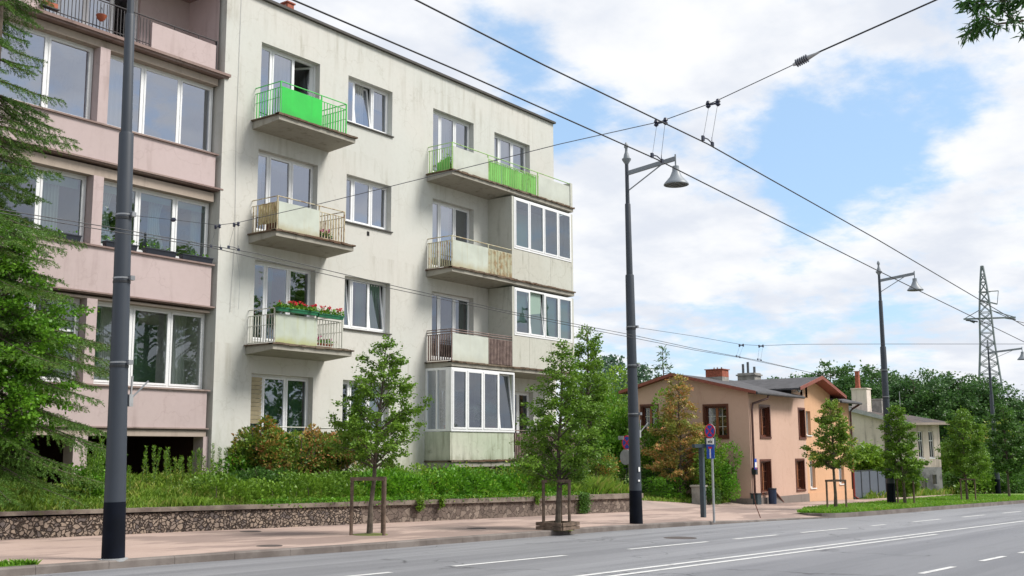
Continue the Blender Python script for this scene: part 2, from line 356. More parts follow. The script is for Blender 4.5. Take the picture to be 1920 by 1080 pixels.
# ------------------------------------------------------------------ mesh helpers
class MB:
    def __init__(s): s.v = []; s.f = []; s.m = []
    def add(s, vs, fs, mi=0):
        o = len(s.v); s.v += [tuple(map(float, p)) for p in vs]; s.f += [tuple(i+o for i in f) for f in fs]; s.m += [mi]*len(fs); return s
    def quad(s, a, b, c, d, mi=0): return s.add((a, b, c, d), ((0, 1, 2, 3),), mi)
    def box(s, x0, x1, y0, y1, z0, z1, mi=0):
        if x0 > x1: x0, x1 = x1, x0
        if y0 > y1: y0, y1 = y1, y0
        if z0 > z1: z0, z1 = z1, z0
        return s.add([(x, y, z) for z in (z0, z1) for y in (y0, y1) for x in (x0, x1)],
                     ((0, 2, 3, 1), (4, 5, 7, 6), (0, 1, 5, 4), (2, 6, 7, 3), (0, 4, 6, 2), (1, 3, 7, 5)), mi)
    def obox(s, c, ax, ay, az, mi=0):   # oriented box: centre and three half-axis vectors
        c, ax, ay, az = map(Vector, (c, ax, ay, az))
        return s.add([c+ax*i+ay*j+az*k for k in (-1, 1) for j in (-1, 1) for i in (-1, 1)],
                     ((0, 2, 3, 1), (4, 5, 7, 6), (0, 1, 5, 4), (2, 6, 7, 3), (0, 4, 6, 2), (1, 3, 7, 5)), mi)
    def beam(s, a, b, w, h=None, mi=0):
        a, b = Vector(a), Vector(b); d = (b-a); L = d.length; d.normalize(); h = h or w
        u = d.cross(Vector((0, 0, 1)));
        if u.length < 1e-3: u = Vector((1, 0, 0))
        u.normalize(); v = u.cross(d)
        return s.obox((a+b)/2, d*L/2, u*w/2, v*h/2, mi)
    def tube(s, pts, rad, n=8, mi=0, cap=True):
        pts = [Vector(p) for p in pts]; rad = rad if isinstance(rad, (list, tuple)) else [rad]*len(pts)
        vs = []; pu = None
        for i, p in enumerate(pts):
            d = (pts[min(i+1, len(pts)-1)]-pts[max(i-1, 0)])
            if d.length < 1e-9: d = Vector((0, 0, 1))
            d.normalize()
            u = (pu - d*pu.dot(d)) if pu else d.cross(Vector((0, 0, 1)) if abs(d.z) < .95 else Vector((1, 0, 0)))
            u.normalize(); pu = u; w = d.cross(u)
            for k in range(n):
                a = 2*pi*k/n; vs.append(p+(u*cos(a)+w*sin(a))*rad[i])
        fs = []
        for i in range(len(pts)-1):
            for k in range(n):
                k2 = (k+1) % n; fs.append((i*n+k, i*n+k2, (i+1)*n+k2, (i+1)*n+k))
        if cap: fs.append(tuple(range(n-1, -1, -1))); fs.append(tuple((len(pts)-1)*n+k for k in range(n)))
        return s.add(vs, fs, mi)
    def lathe(s, c, prof, n=20, mi=0):   # prof: (r, z) list around a vertical axis
        return s.tube([(c[0], c[1], c[2]+z) for r, z in prof], [max(r, 1e-4) for r, z in prof], n, mi)
    def ball(s, c, r, n=8, mi=0):
        rr = r if isinstance(r, (tuple, list)) else (r, r, r); m = n//2+1; vs = []; fs = []
        for i in range(m+1):
            t = pi*i/m
            for k in range(n): vs.append((c[0]+rr[0]*sin(t)*cos(2*pi*k/n), c[1]+rr[1]*sin(t)*sin(2*pi*k/n), c[2]+rr[2]*cos(t)))
        for i in range(m):
            for k in range(n): fs.append((i*n+k, (i+1)*n+k, (i+1)*n+(k+1) % n, i*n+(k+1) % n))
        return s.add(vs, fs, mi)
    def build(s, name, mats, parent=None, smooth=False, loc=None):
        me = bpy.data.meshes.new(name); me.from_pydata(s.v, [], s.f)
        if isinstance(mats, str): mats = [mats]
        for m in mats: me.materials.append(MATS[m])
        if len(mats) > 1: me.polygons.foreach_set('material_index', s.m)
        if smooth:
            me.polygons.foreach_set('use_smooth', [True]*len(me.polygons))
            try: me.set_sharp_from_angle(angle=radians(40))
            except Exception: pass
        me.update(); o = bpy.data.objects.new(name, me); COL.objects.link(o); o.parent = parent
        if loc is not None: o.location = loc
        return o
def tag(o, label=None, cat=None, group=None, kind=None):
    if label: o['label'] = label
    if cat: o['category'] = cat
    if group: o['group'] = group
    if kind: o['kind'] = kind
    return o
def empty(name, loc, label, cat, group=None, rz=0):
    o = bpy.data.objects.new(name, None); COL.objects.link(o); o.location = loc; o.rotation_euler = (0, 0, rz); o.empty_display_size = .2
    return tag(o, label, cat, group)
def copy_tree(o, parent=None):
    c = o.copy(); COL.objects.link(c); c.parent = parent
    for ch in list(o.children): copy_tree(ch, c)
    return c
def struct(o): o['kind'] = 'structure'; return o

def leaves_obj(name, P, size, mat, parent=None, up_bias=.3, aspect=.55, seed=0, D=None, sv=.35, fold=.25):
    """leaf-shaped quads (folded rhombus) at points P; D = optional leaf axis directions"""
    rng = np.random.default_rng(seed); P = np.asarray(P, float); n = len(P)
    a = rng.normal(size=(n, 3)); a[:, 2] *= .6
    if D is not None: a = np.asarray(D, float) + a*.35
    a /= np.linalg.norm(a, axis=1)[:, None]
    nn = rng.normal(size=(n, 3)); nn[:, 2] += up_bias*3
    b = np.cross(nn, a); b /= (np.linalg.norm(b, axis=1)[:, None]+1e-9); c = np.cross(a, b)
    L = size*(1+sv*rng.uniform(-1, 1, n))[:, None]; W = L*aspect
    v = np.empty((n, 4, 3)); v[:, 0] = P; v[:, 1] = P+a*L*.45+b*W*.5+c*L*fold*.3; v[:, 2] = P+a*L; v[:, 3] = P+a*L*.45-b*W*.5+c*L*fold*.3
    me = bpy.data.meshes.new(name); me.vertices.add(n*4); me.vertices.foreach_set('co', v.reshape(-1))
    # two triangles, so the fold is real
    idx = (np.arange(n)[:, None]*4 + np.array([0, 1, 2, 0, 2, 3])[None]).reshape(-1)
    me.loops.add(n*6); me.loops.foreach_set('vertex_index', idx); me.polygons.add(n*2)
    me.polygons.foreach_set('loop_start', np.arange(n*2)*3)
    t = np.repeat(rng.uniform(0, 1, n), 2)
    me.update(calc_edges=True)
    at = me.attributes.new('tint', 'FLOAT', 'FACE'); at.data.foreach_set('value', t.astype(np.float32))
    me.materials.append(MATS[mat]); o = bpy.data.objects.new(name, me); COL.objects.link(o); o.parent = parent
    return o

def sheet(name, mat, xs, y0, y1, h, ny=1, zf=None):
    mb = MB(); n = ny+1
    vs = []
    for X in xs:
        a, b = y0(X), y1(X)
        for j in range(n):
            Y = a+(b-a)*j/ny; vs.append((X, Y, (zf(X, Y) if zf else g(X)+h)))
    mb.add(vs, [(i*n+j, (i+1)*n+j, (i+1)*n+j+1, i*n+j+1) for i in range(len(xs)-1) for j in range(ny)])
    return mb.build(name, mat)
def lerp_pts(pts):
    xs = [p[0] for p in pts]; ys = [p[1] for p in pts]
    return lambda X: float(np.interp(X, xs, ys))
K = lambda v: (lambda X: v)

# ================================================================== GROUND
def frange(a, b, st):
    n = max(1, int(round((b-a)/st))); return [a+(b-a)*i/n for i in range(n+1)]
RX = frange(-60, 90, 3)+[120, 200, 400, 900]
curb = lerp_pts([(-60, 12.9), (7, 12.55), (10, 12.5), (13, 12.3), (17, 12.3), (21, 12.25), (25, 11.85), (27.5, 11.62), (29.2, 11.45), (30.5, 10.98), (32.5, 10.78), (39.5, 10.62), (51, 10.2), (90, 8.6), (900, -30)])
near = lerp_pts([(-60, 2.9), (90, -1.6), (900, -40)])
struct(sheet('ground', 'soil', frange(-60, 90, 5)+[200, 900], K(-300), K(700), -.3))
struct(sheet('road', 'asphalt', RX, near, lambda X: curb(X)+.02, -.1, 1))
struct(sheet('pavement_near_side', 'paving', RX, lambda X: near(X)-5, near, .0))
# pavement: from the kerb to the garden wall, on past the driveway
wallY = lerp_pts([(-60, 18.6), (9.5, 17.35), (12, 17.2), (15, 16.95), (21, 16.45), (28.6, 16.05)])
islY = lerp_pts([(30.2, 12.0), (31.5, 12.35), (33, 12.9), (36, 13.25), (42, 13.55), (57, 14.6), (90, 15)])   # back edge of the grass strip
sx = frange(-60, 28.6, 1.9)
ktop = lerp_pts([(-60, 0), (23, 0), (25, -.03), (26.5, -.065), (29.2, -.07)])
pz = lambda X, Y: g(X)+.002+ktop(X)*max(0, 1-max(0, Y-curb(X)-.15)/.9)*(1 if X < 30.12 else 0)
struct(sheet('pavement', 'paving', frange(-60, 18, 3)+frange(19, 28.6, .6), lambda X: curb(X)+.13, lambda X: wallY(X)+.05, 0, 22, pz))
struct(sheet('pavement_far', 'paving', frange(28.6, 30.1, .25)+[30.15]+frange(31, 37, 1), lambda X: curb(X)+.13 if X < 30.12 else islY(X)-.04, lambda X: 16.6, 0, 22, pz))
struct(sheet('pavement_far_strip', 'paving', frange(37, 90, 3), lambda X: islY(X)-.02, lambda X: 16.35 if X < 48 else 16.1, 0))
dz = lambda X, Y: g(X)+.11*max(0, min(Y, 24)-16.6)
struct(sheet('driveway', 'driveway', frange(28.6, 36.95, 1), K(16.6), lambda X: 42, 0, 24, dz))
# kerbs
def kerb(name, xs, top=.0, w=.15, yf=curb):
    mb = MB()
    for a, b in zip(xs[:-1], xs[1:]):
        a2, b2 = a+.002, b-.003; ya, yb = yf(a2), yf(b2)
        za, zb = g(a2), g(b2); t = top(a) if callable(top) else top; t2 = top(b) if callable(top) else top
        vs = [(a2, ya, za-.2), (b2, yb, zb-.2), (b2, yb, zb+t2-.015), (a2, ya, za+t-.015), (b2, yb+.015, zb+t2+.004), (a2, ya+.015, za+t+.004), (b2, yb+w, zb+t2+.004), (a2, ya+w, za+t+.004)]
        mb.add(vs, ((0, 1, 2, 3), (3, 2, 4, 5), (5, 4, 6, 7), (1, 6, 4, 2), (0, 3, 5, 7)))
    return struct(mb.build(name, 'kerb_stone'))
ktop = lerp_pts([(-60, 0), (23, 0), (25, -.03), (26.5, -.065), (29.2, -.07)])
kerb('kerb', frange(-30, 30.12, .98), ktop)
# grass island with its own kerb
nose = [(30.15, 11.95), (30.0, 11.65), (30.1, 11.3), (30.5, 11.05), (31.2, 10.9)]
def isl_front(X): return curb(X)
mb = MB(); ring = [(x, y) for x, y in nose]+[(X, curb(X)) for X in frange(32, 90, 2)]
for (a, b) in zip(ring[:-1], ring[1:]):
    d = Vector((b[0]-a[0], b[1]-a[1], 0)).normalized(); nrm = Vector((-d.y, d.x, 0))
    A = Vector((a[0], a[1], g(a[0]))); B = Vector((b[0], b[1], g(b[0])))
    mb.add([A-Vector((0, 0, .2)), B-Vector((0, 0, .2)), B+Vector((0, 0, .02)), A+Vector((0, 0, .02)), B+nrm*.13+Vector((0, 0, .02)), A+nrm*.13+Vector((0, 0, .02))], ((0, 1, 2, 3), (3, 2, 4, 5)))
struct(mb.build('kerb', 'kerb_stone'))
ifront = lerp_pts([(30.1, 11.7), (30.5, 11.15), (31.2, 11.0)]+[(X, curb(X)+.12) for X in frange(32, 90, 2)])
struct(sheet('lawn_strip', 'meadow', [30.1, 30.5, 31.2]+frange(32, 90, 2), ifront, islY, .03))
struct(sheet('grass_verge', 'meadow', frange(48, 90, 3)+[200, 600], K(16.1), K(60), .012))
# the apron asphalt of the driveway mouth
# painted markings, 4 mm above the road
c1 = lambda X: 7.17-.045*(X-14)
l1 = lambda X: 9.42-.045*(X-12)
l2 = lambda X: 4.22-.045*(X-14.6)
mb = MB()
def stripe(x0, x1, yf, w):
    n = max(1, int((x1-x0)/4))
    for i in range(n):
        a, b = x0+(x1-x0)*i/n, x0+(x1-x0)*(i+1)/n
        mb.quad((a, yf(a)-w/2, g(a)-.096), (b, yf(b)-w/2, g(b)-.096), (b, yf(b)+w/2, g(b)-.096), (a, yf(a)+w/2, g(a)-.096))
stripe(-20, 90, lambda X: c1(X)+.13, .10); stripe(-20, 24, lambda X: c1(X)-.17, .10)
for a, b in ((3.5, 6), (7.6, 10.4), (11.57, 14.12), (15.88, 18.54), (19.57, 21.44), (22.6, 25.08), (26.6, 27.5)): stripe(a, b, l1, .10)
for a in frange(29.5, 80, 4.2): stripe(a, a+2.2, l1, .10)
for a, b in ((10.6, 12.6), (14.61, 15.97), (17.24, 18.47), (19.35, 21)): stripe(a, b, l2, .09)
for a in frange(22.5, 80, 4): stripe(a, a+1.6, l2, .09)
struct(mb.build('road_marking', 'road_paint'))
mb = MB()
for (px_, py_) in ((505, 1024), (470, 997), (893, 991)):
    p = pG(px_, py_); mb.lathe((p[0], p[1], p[2]+.001), [(.2, .0), (.2, .006), (.16, .008), (0, .008)], 20)
    o = mb.build('manhole_cover', 'manhole'); mb = MB()
    tag(o, {505: 'dark round utility cover in the pavement nearest the kerb left of the first street tree', 470: 'small dark cover in the pavement close to the rubble wall',
            893: 'dark utility cover in the pavement between the two nearest staked trees'}[px_], 'manhole cover', 'utility covers set in the pavement')
# stitched kerb grass corner at far left
def scatter_grass(name, xs, y0, y1, n, hgt, mat, zf, seed=1, label=None, wide=.012, lean=.35, clump=0.):
    rng = np.random.default_rng(seed)
    X = rng.uniform(xs[0], xs[1], n); a = np.array([y0(x) for x in X]); b = np.array([y1(x) for x in X]); Y = a+(b-a)*rng.uniform(0, 1, n)
    Z = np.array([zf(x, y) for x, y in zip(X, Y)])
    hh = hgt*(.4+.9*rng.uniform(0, 1, n))
    if clump: hh *= (1-clump)+clump*2*np.clip(.5+.5*np.sin(X*2.3+1.3*np.sin(Y*3.1))*np.cos(Y*2.9+X*.7), 0, 1)
    th = rng.uniform(0, 2*pi, n); ln = rng.normal(0, lean, (n, 2))*hh[:, None]; w = wide*(.6+.8*rng.uniform(0, 1, n))
    v = np.empty((n, 4, 3)); dx, dy = np.cos(th)*w, np.sin(th)*w
    v[:, 0] = np.stack([X-dx, Y-dy, Z], 1); v[:, 1] = np.stack([X+dx, Y+dy, Z], 1)
    v[:, 2] = np.stack([X+dx*.8+ln[:, 0]*.35, Y+dy*.8+ln[:, 1]*.35, Z+hh*.6], 1); v[:, 3] = np.stack([X+ln[:, 0], Y+ln[:, 1], Z+hh*.95], 1)
    me = bpy.data.meshes.new(name); me.vertices.add(n*4); me.vertices.foreach_set('co', v.reshape(-1))
    idx = (np.arange(n)[:, None]*4+np.array([0, 1, 2, 0, 2, 3])[None]).reshape(-1)
    me.loops.add(n*6); me.loops.foreach_set('vertex_index', idx); me.polygons.add(n*2); me.polygons.foreach_set('loop_start', np.arange(n*2)*3)
    me.update(calc_edges=True); at = me.attributes.new('tint', 'FLOAT', 'FACE'); at.data.foreach_set('value', np.repeat(rng.uniform(0, 1, n), 2).astype(np.float32))
    me.materials.append(MATS[mat]); o = bpy.data.objects.new(name, me); COL.objects.link(o)
    if label: tag(o, label, 'grass', kind='stuff')
    return o
gz = lambda X, Y: g(X)
scatter_grass('grass', (30.2, 60), lambda X: ifront(X)+.02, lambda X: islY(X)+.05, 34000, .085, 'lawn_blade', lambda X, Y: g(X)+.03, 3, 'mown green grass on the kerbed strip between road and pavement', .014)
scatter_grass('grass', (48.5, 90), K(16.0), K(20), 16000, .30, 'grass_blade', gz, 4, 'tall yellowish meadow grass beyond the far pavement', .025, clump=.4)
scatter_grass('grass', (5.2, 7.55), lambda X: curb(X)+.2, lambda X: 13.9-1.3*max(0, X-6.6), 2600, .07, 'lawn_blade', gz, 5, 'patch of mown grass at the bottom left corner beside the kerb', .008)
mbp = sheet('grass_patch_ground', 'meadow', frange(4, 7.5, .5), lambda X: curb(X)+.16, lambda X: 13.95-1.25*max(0, X-6.6), .006); struct(mbp)

# ================================================================== GARDEN TERRACE
wtop = lambda X: g(X)+.45+.004*(X-12)
def terr(X, Y):
    w = wallY(X); t = max(0, min(1, (Y-w-.3)/3.2)); return wtop(X)-.03+t*(.42+.08*sin(X*.9))*(1 if X < 24 else max(.2, 1-(X-24)*.12))
struct(sheet('garden_ground', 'soil', frange(-10, 28.3, 1.1), lambda X: wallY(X)+.05, K(21.3), 0, 8, terr))

wr = empty('garden_wall', (12, 17.2, g(12)), 'long low stone retaining wall with concrete coping along the pavement', 'wall')
def wall_piece(name, x0, x1, mat, d0, h0, h1, topmat=None):
    mb = MB(); xs = frange(x0, x1, .9); vs = []
    for X in xs:
        y = wallY(X); z = g(X); vs += [(X-12, y+d0-17.2, z+h0-g(12)-.0), (X-12, y+d0-17.2, z+h1+.004*(X-12)-g(12)), (X-12, y+.34-17.2, z+h1+.004*(X-12)-g(12)), (X-12, y+.34-17.2, z+h0-g(12))]
    fs = []
    for i in range(len(xs)-1):
        for k in range(4): fs.append((i*4+k, (i+1)*4+k, (i+1)*4+(k+1) % 4, i*4+(k+1) % 4))
    fs += [(0, 1, 2, 3), tuple((len(xs)-1)*4+k for k in (3, 2, 1, 0))]
    mb.add(vs, fs); return mb.build(name, mat, wr)
wall_piece('rubble_section', -10, 17.4, 'rubble_stone', 0, -.15, .36)
wall_piece('crazy_paved_section', 17.404, 28.35, 'crazy_stone', .02, -.15, .38)
wall_piece('coping', -10, 28.42, 'coping', -.045, .384, .455)

# grass and ground cover on the terrace
scatter_grass('grass', (8, 17.3), lambda X: wallY(X)+.1, K(20.9), 30000, .13, 'grass_blade', terr, 6, 'rough grass on the terrace above the rubble wall', .011, clump=.6)
scatter_grass('grass', (17.3, 28.3), lambda X: wallY(X)+.15, K(20.9), 15000, .17, 'lawn_blade', terr, 7, 'long green grass behind the hedge under the cream block', .014, clump=.5)
scatter_grass('grass', (24.6, 28.3), lambda X: wallY(X)+.2, lambda X: wallY(X)+2.2, 6000, .34, 'grass_blade', terr, 8, 'tall bright grass on the terrace near the second lamp post', .014, clump=.4)

# ================================================================== APARTMENT BLOCKS
YW, YB = 21.0, 20.0
def wall_holes(mb, x0, x1, z0, z1, holes, Y, depth, mi=0, mir=0):
    """front wall in plane Y with rectangular holes (x0,x1,z0,z1) and their reveals going back by depth"""
    X = sorted({x0, x1, *[h[0] for h in holes], *[h[1] for h in holes]}); Z = sorted({z0, z1, *[h[2] for h in holes], *[h[3] for h in holes]})
    X = [x for x in X if x0 <= x <= x1]; Z = [z for z in Z if z0 <= z <= z1]
    for a, b in zip(X[:-1], X[1:]):
        for c, d in zip(Z[:-1], Z[1:]):
            mx_, mz_ = (a+b)/2, (c+d)/2
            if any(h[0] < mx_ < h[1] and h[2] < mz_ < h[3] for h in holes): continue
            mb.quad((a, Y, c), (b, Y, c), (b, Y, d), (a, Y, d), mi)
    for (a, b, c, d) in holes:
        Y2 = Y+depth
        mb.quad((a, Y, c), (a, Y2, c), (a, Y2, d), (a, Y, d), mir); mb.quad((b, Y, c), (b, Y, d), (b, Y2, d), (b, Y2, c), mir)
        mb.quad((a, Y, d), (a, Y2, d), (b, Y2, d), (b, Y, d), mir); mb.quad((a, Y, c), (b, Y, c), (b, Y2, c), (a, Y2, c), mir)
    return mb

def wavy(mb, x0, x1, y, z0, z1, n=26, amp=.025, gather=0.):
    """curtain: a pleated sheet; gather pulls its lower half to one side"""
    rows = 5; vs = []
    for r in range(rows+1):
        t = r/rows; z = z1+(z0-z1)*t; q = gather*sin(pi*min(1, t*1.15))
        for i in range(n+1):
            u = i/n; a, b = x0, x1
            x = a+(b-a)*u*(1-abs(q)) + (abs(q)*(b-a) if q < 0 else 0)
            vs.append((x, y+amp*sin(u*n*1.25+.4*sin(t*3))*(.6+.4*t), z))
    mb.add(vs, [(r*(n+1)+i, (r+1)*(n+1)+i, (r+1)*(n+1)+i+1, r*(n+1)+i+1) for r in range(rows) for i in range(n)])
    return mb

def make_window(parent, x0, x1, z0, z1, Y, splits, curtain=None, tilt=(), gl='window_glass', frame='white_pvc', room=1.6, sill=None, open_sash=None, fw_=.055, dark=None, yc=.14, label=None, transom=None, room_mat='room_wall'):
    """frame in plane Y (front face), split at the given x values into casements"""
    mb = MB(); t = fw_; d = .07
    mb.box(x0, x1, Y, Y+d, z0, z0+t*1.15); mb.box(x0, x1, Y, Y+d, z1-t, z1); mb.box(x0, x0+t, Y, Y+d, z0+t*1.15, z1-t); mb.box(x1-t, x1, Y, Y+d, z0+t*1.15, z1-t)
    ed = [x0+t]+list(splits)+[x1-t]
    gmb = MB()
    for i, s in enumerate(splits): mb.box(s-t*.45, s+t*.45, Y, Y+d, z0+t*1.15, z1-t)
    for i in range(len(ed)-1):
        a = ed[i]+(t*.45 if i else 0); b = ed[i+1]-(t*.45 if i < len(ed)-2 else 0); c, e = z0+t*1.15, z1-t
        q = t*.85; dy = -.012
        if transom and i in transom:
            zt = c+(e-c)*transom[i]; mb.box(a, b, Y+.004, Y+d-.004, zt-t*.4, zt+t*.4)
        if open_sash == i:     # inward-opened sash
            ang = radians(62); W = b-a; hx, hy = b, Y+.05
            ux, uy = -cos(ang), sin(ang)
            def P(u, z, off=0): return (hx+ux*u*W+off*uy, hy+uy*u*W-off*ux, z)
            for (u0, u1, za, zb) in ((0, .12, c, e), (.88, 1, c, e), (.12, .88, c, c+q), (.12, .88, e-q, e)):
                A, B = P(u0, za), P(u1, za); mb.obox(((A[0]+B[0])/2, (A[1]+B[1])/2, (za+zb)/2), ((B[0]-A[0])/2, (B[1]-A[1])/2, 0), (uy*.02, -ux*.02, 0), (0, 0, (zb-za)/2))
            gmb.quad(P(.1, c+q*.9), P(.9, c+q*.9), P(.9, e-q*.9), P(.1, e-q*.9)); continue
        lean = .16 if i in tilt else 0.      # tilted inwards at the top
        def Pz(x, z): return (x, Y+dy+lean*(z-c)/(e-c)*1.0, z)
        for (xa, xb, za, zb) in ((a, a+q, c, e), (b-q, b, c, e), (a+q, b-q, c, c+q), (a+q, b-q, e-q, e)):
            p1, p2 = Pz(xa, za), Pz(xb, zb); ym1, ym2 = p1[1], p2[1]
            mb.add([(xa, ym1, za), (xb, ym1, za), (xb, ym2, zb), (xa, ym2, zb), (xa, ym1+.05, za), (xb, ym1+.05, za), (xb, ym2+.05, zb), (xa, ym2+.05, zb)],
                   ((0, 1, 2, 3), (4, 7, 6, 5), (0, 4, 5, 1), (3, 2, 6, 7), (0, 3, 7, 4), (1, 5, 6, 2)))
        # rubber seal line and glass
        A, B = Pz(a+q*.9, c+q*.9), Pz(b-q*.9, e-q*.9)
        j1, j2, j3 = (.012*sin(A[0]*37+A[2]*11), .012*sin(A[0]*53+A[2]*17+1), .010*sin(A[0]*71+A[2]*23+2))
        gmb.quad((A[0], A[1]+.02+j1, A[2]), (B[0], A[1]+.02+j2, A[2]), (B[0], B[1]+.02+j2+j3, B[2]), (A[0], B[1]+.02+j1+j3, B[2]))
    w = mb.build('window', frame, parent)
    if label: w['label'] = label
    gmb.build('glass', gl, w)
    if room:
        r = MB(); ya, yb = Y+d+.002, Y+room; xa, xb = x0-.25, x1+.25; zc, ze = z0-.05 if z1-z0 < 1.6 else z0-.02, z1+.12
        r.quad((xa, yb, zc), (xb, yb, zc), (xb, yb, ze), (xa, yb, ze)); r.quad((xa, ya, zc), (xa, yb, zc), (xa, yb, ze), (xa, ya, ze))
        r.quad((xb, ya, zc), (xb, ya, ze), (xb, yb, ze), (xb, yb, zc)); r.quad((xa, ya, ze), (xa, yb, ze), (xb, yb, ze), (xb, ya, ze)); r.quad((xa, ya, zc), (xb, ya, zc), (xb, yb, zc), (xa, yb, zc))
        # doorway and wardrobe shapes so the glass does not open on an empty box
        hw = xb-xa; r.box(xa+hw*.55, xa+hw*.8, yb-.09, yb-.004, zc+.01, zc+(ze-zc)*.82, 1)
        r.box(xa+.01, xa+hw*.22, yb-.5, yb-.01, zc+.01, zc+(ze-zc)*.66, 1)
        r.build('room', [room_mat, 'curtain_dark' if room_mat == 'room_wall' else 'curtain_green'], w)
    for (kind, xa, xb, zf, ga) in (curtain or []):
        cm = MB()
        if kind.startswith('blind'): cm.quad((xa, Y+.09, z1-(z1-z0)*zf), (xb, Y+.09, z1-(z1-z0)*zf), (xb, Y+.09, z1-.02), (xa, Y+.09, z1-.02))
        else: wavy(cm, xa, xb, Y+yc, z1-(z1-z0)*zf+.03, z1-.02, gather=ga)
        cm.build('blind' if kind.startswith('blind') else 'curtain', kind, w)
    if sill:
        sm = MB(); ys, mat_ = sill; sm.box(x0-.04, x1+.04, ys, Y+.02, z0-.045, z0-.012); sm.build('sill', mat_, w)
    return w

blk = empty('apartment_block', (24, 21, g(24)), 'cream plastered four storey block with balconies and one bright green balustrade', 'apartment building')
def CB(o): o.matrix_parent_inverse = Matrix.Translation((-24, -21, -g(24))); return o
class Par:  # parts are modelled in world coordinates; parent offset is undone once here
    pass
XL, XR, ZR = 16.72, 31.33, 13.24
tops = [12.12, 9.27, 6.41, 3.56]; slabs = [9.97, 7.03, 4.25, 1.38]
REV = .26
holesL = [(17.87, 19.93, s+.12, t) for s, t in zip(slabs, tops)]
holesM = [(21.02, 22.85, t-1.34-(.1 if i > 1 else 0), t) for i, t in enumerate(tops)]
holesR = [(24.7, 26.72, s+.12, t) for s, t in zip(slabs, tops)]
holesRb = [(27.83, 29.86, 9.97+.12, 12.11), (28.7, 29.95, 1.5, 3.58)]
allh = holesL+holesM+holesR+holesRb
mb = wall_holes(MB(), XL, XR, -.2, ZR, allh, YW, REV)
mb.quad((XL, YW, -.2), (XL, YW, ZR), (XL, 33, ZR), (XL, 33, -.2)); mb.quad((XR, YW, -.2), (XR, 33, -.2), (XR, 33, ZR), (XR, YW, ZR))
mb.quad((XL, 33, -.2), (XL, 33, ZR), (XR, 33, ZR), (XR, 33, -.2))
mb.build('wall', 'cream_plaster', blk)
mb = MB(); mb.box(XL-.05, XR+.05, YW-.09, 33.05, ZR+.002, ZR+.07); mb.build('roof', 'roof_edge', blk)
# conduit and cracks: thin cable on the facade
mb = MB(); mb.tube([(17.15, YW-.012, 13.2), (17.13, YW-.012, 9.5), (17.2, YW-.012, 6.9), (17.12, YW-.02, 5.0)], .004, 5); mb.build('cable', 'galvanised', blk)
mb = MB(); p = pY(690, 438, 21); mb.box(p[0]-.045, p[0]+.045, YW-.012, YW+.0, p[2]-.06, p[2]+.06); mb.build('vent_grille', 'void_dark', blk)
mb = MB(); p = pY(541, 10, 23); mb.box(p[0]-.12, p[0]+.12, 22.9, 23.15, 13.1, p[2]+.03); mb.box(p[0]-.16, p[0]+.16, 22.87, 23.18, p[2]+.03, p[2]+.07)
mb.build('chimney', 'brick_red', blk)
mb = MB(); mb.tube([(p[0]-.3, 22.8, 13.2), (p[0]-.3, 22.8, 14.4)], .015, 6); mb.build('mast', 'span_grey', blk)

YF = YW+REV-.08
def W3(x0, x1): return [x0+(x1-x0)*.30, x0+(x1-x0)*.66]
# left column balcony doors
win = []
cw, cg, cd_ = 'curtain_white', 'curtain_green', 'curtain_dark'
for i, (a, b, c, d) in enumerate(holesL):
    sp = [a+.50, a+1.27]
    cur = {0: [(cw, a+.5, a+1.25, .98, .0)], 1: [(cw, a+.05, a+.5, .9, .25)], 2: [(cg, a+.03, a+.45, .98, .1), (cg, a+.52, a+.9, .98, .15), (cd_, a+1.3, a+1.7, .98, .1)],
           3: [(cg, a+.5, a+1.3, .98, 0), (cg, a+1.3, b-.05, .98, 0)]}[i]
    w = make_window(blk, a, b, c, d, YF, sp, cur, open_sash=2 if i == 0 else None, gl='green_glass' if i > 1 else 'window_glass', room_mat='room_dim' if i > 1 else 'room_wall')
    if i == 3:
        sm = MB()
        for k in range(11):
            z = d-.08-k*.105; sm.obox(((a+.07+a+.47)/2, YF-.02, z-.045), (.2, 0, 0), (0, .006, .0), (0, -.01, .048))
        sm.build('slat_blind', 'slat_cream', w)
for i, (a, b, c, d) in enumerate(holesM):
    sp = [a+.42, a+1.14]
    cur = {0: [(cw, a+.45, a+.95, .98, 0), (cw, a+1.2, b-.1, .45, 0)], 1: [(cd_, b-.45, b-.1, .98, 0)], 2: [(cw, a+.05, a+.4, .98, 0), (cg, a+.75, a+1.1, .98, 0), (cg, a+1.15, b-.1, .98, 0)], 3: [(cd_, a+.45, a+1.1, .98, 0), (cw, a+1.2, b, .98, 0)]}[i]
    make_window(blk, a, b, c, d, YF, sp, cur, tilt={0: (1,), 1: (), 2: (0, 2), 3: ()}[i], room_mat='room_dim' if i > 1 else 'room_wall', gl='green_glass' if i > 1 else 'window_glass', sill=(YW-.05, 'roof_edge'))
for i, (a, b, c, d) in enumerate(holesR):
    cur = {0: [(cd_, a+.02, a+.45, .98, 0), (cw, a+.55, a+1.2, .98, 0)], 1: [(cw, a+.05, a+1.2, .98, 0)], 2: [(cd_, a+1.3, b-.1, .98, 0)], 3: [(cw, a, b, .98, 0)]}[i]
    make_window(blk, a, b, c, d, YF, [a+.52, a+1.25], cur, gl='green_glass' if i == 2 else 'window_glass', room_mat='room_dim' if i in (1, 2) else 'room_wall')
a, b, c, d = holesRb[0]; make_window(blk, a, b, c, d, YF, [a+.48, a+1.2], [(cw, a, a+1.9, .98, 0)], transom={2: .5})
a, b, c, d = holesRb[1]; make_window(blk, a, b, c, d, YF, [a+.6], [(cd_, a, b, .98, 0)], gl='dark_glass')

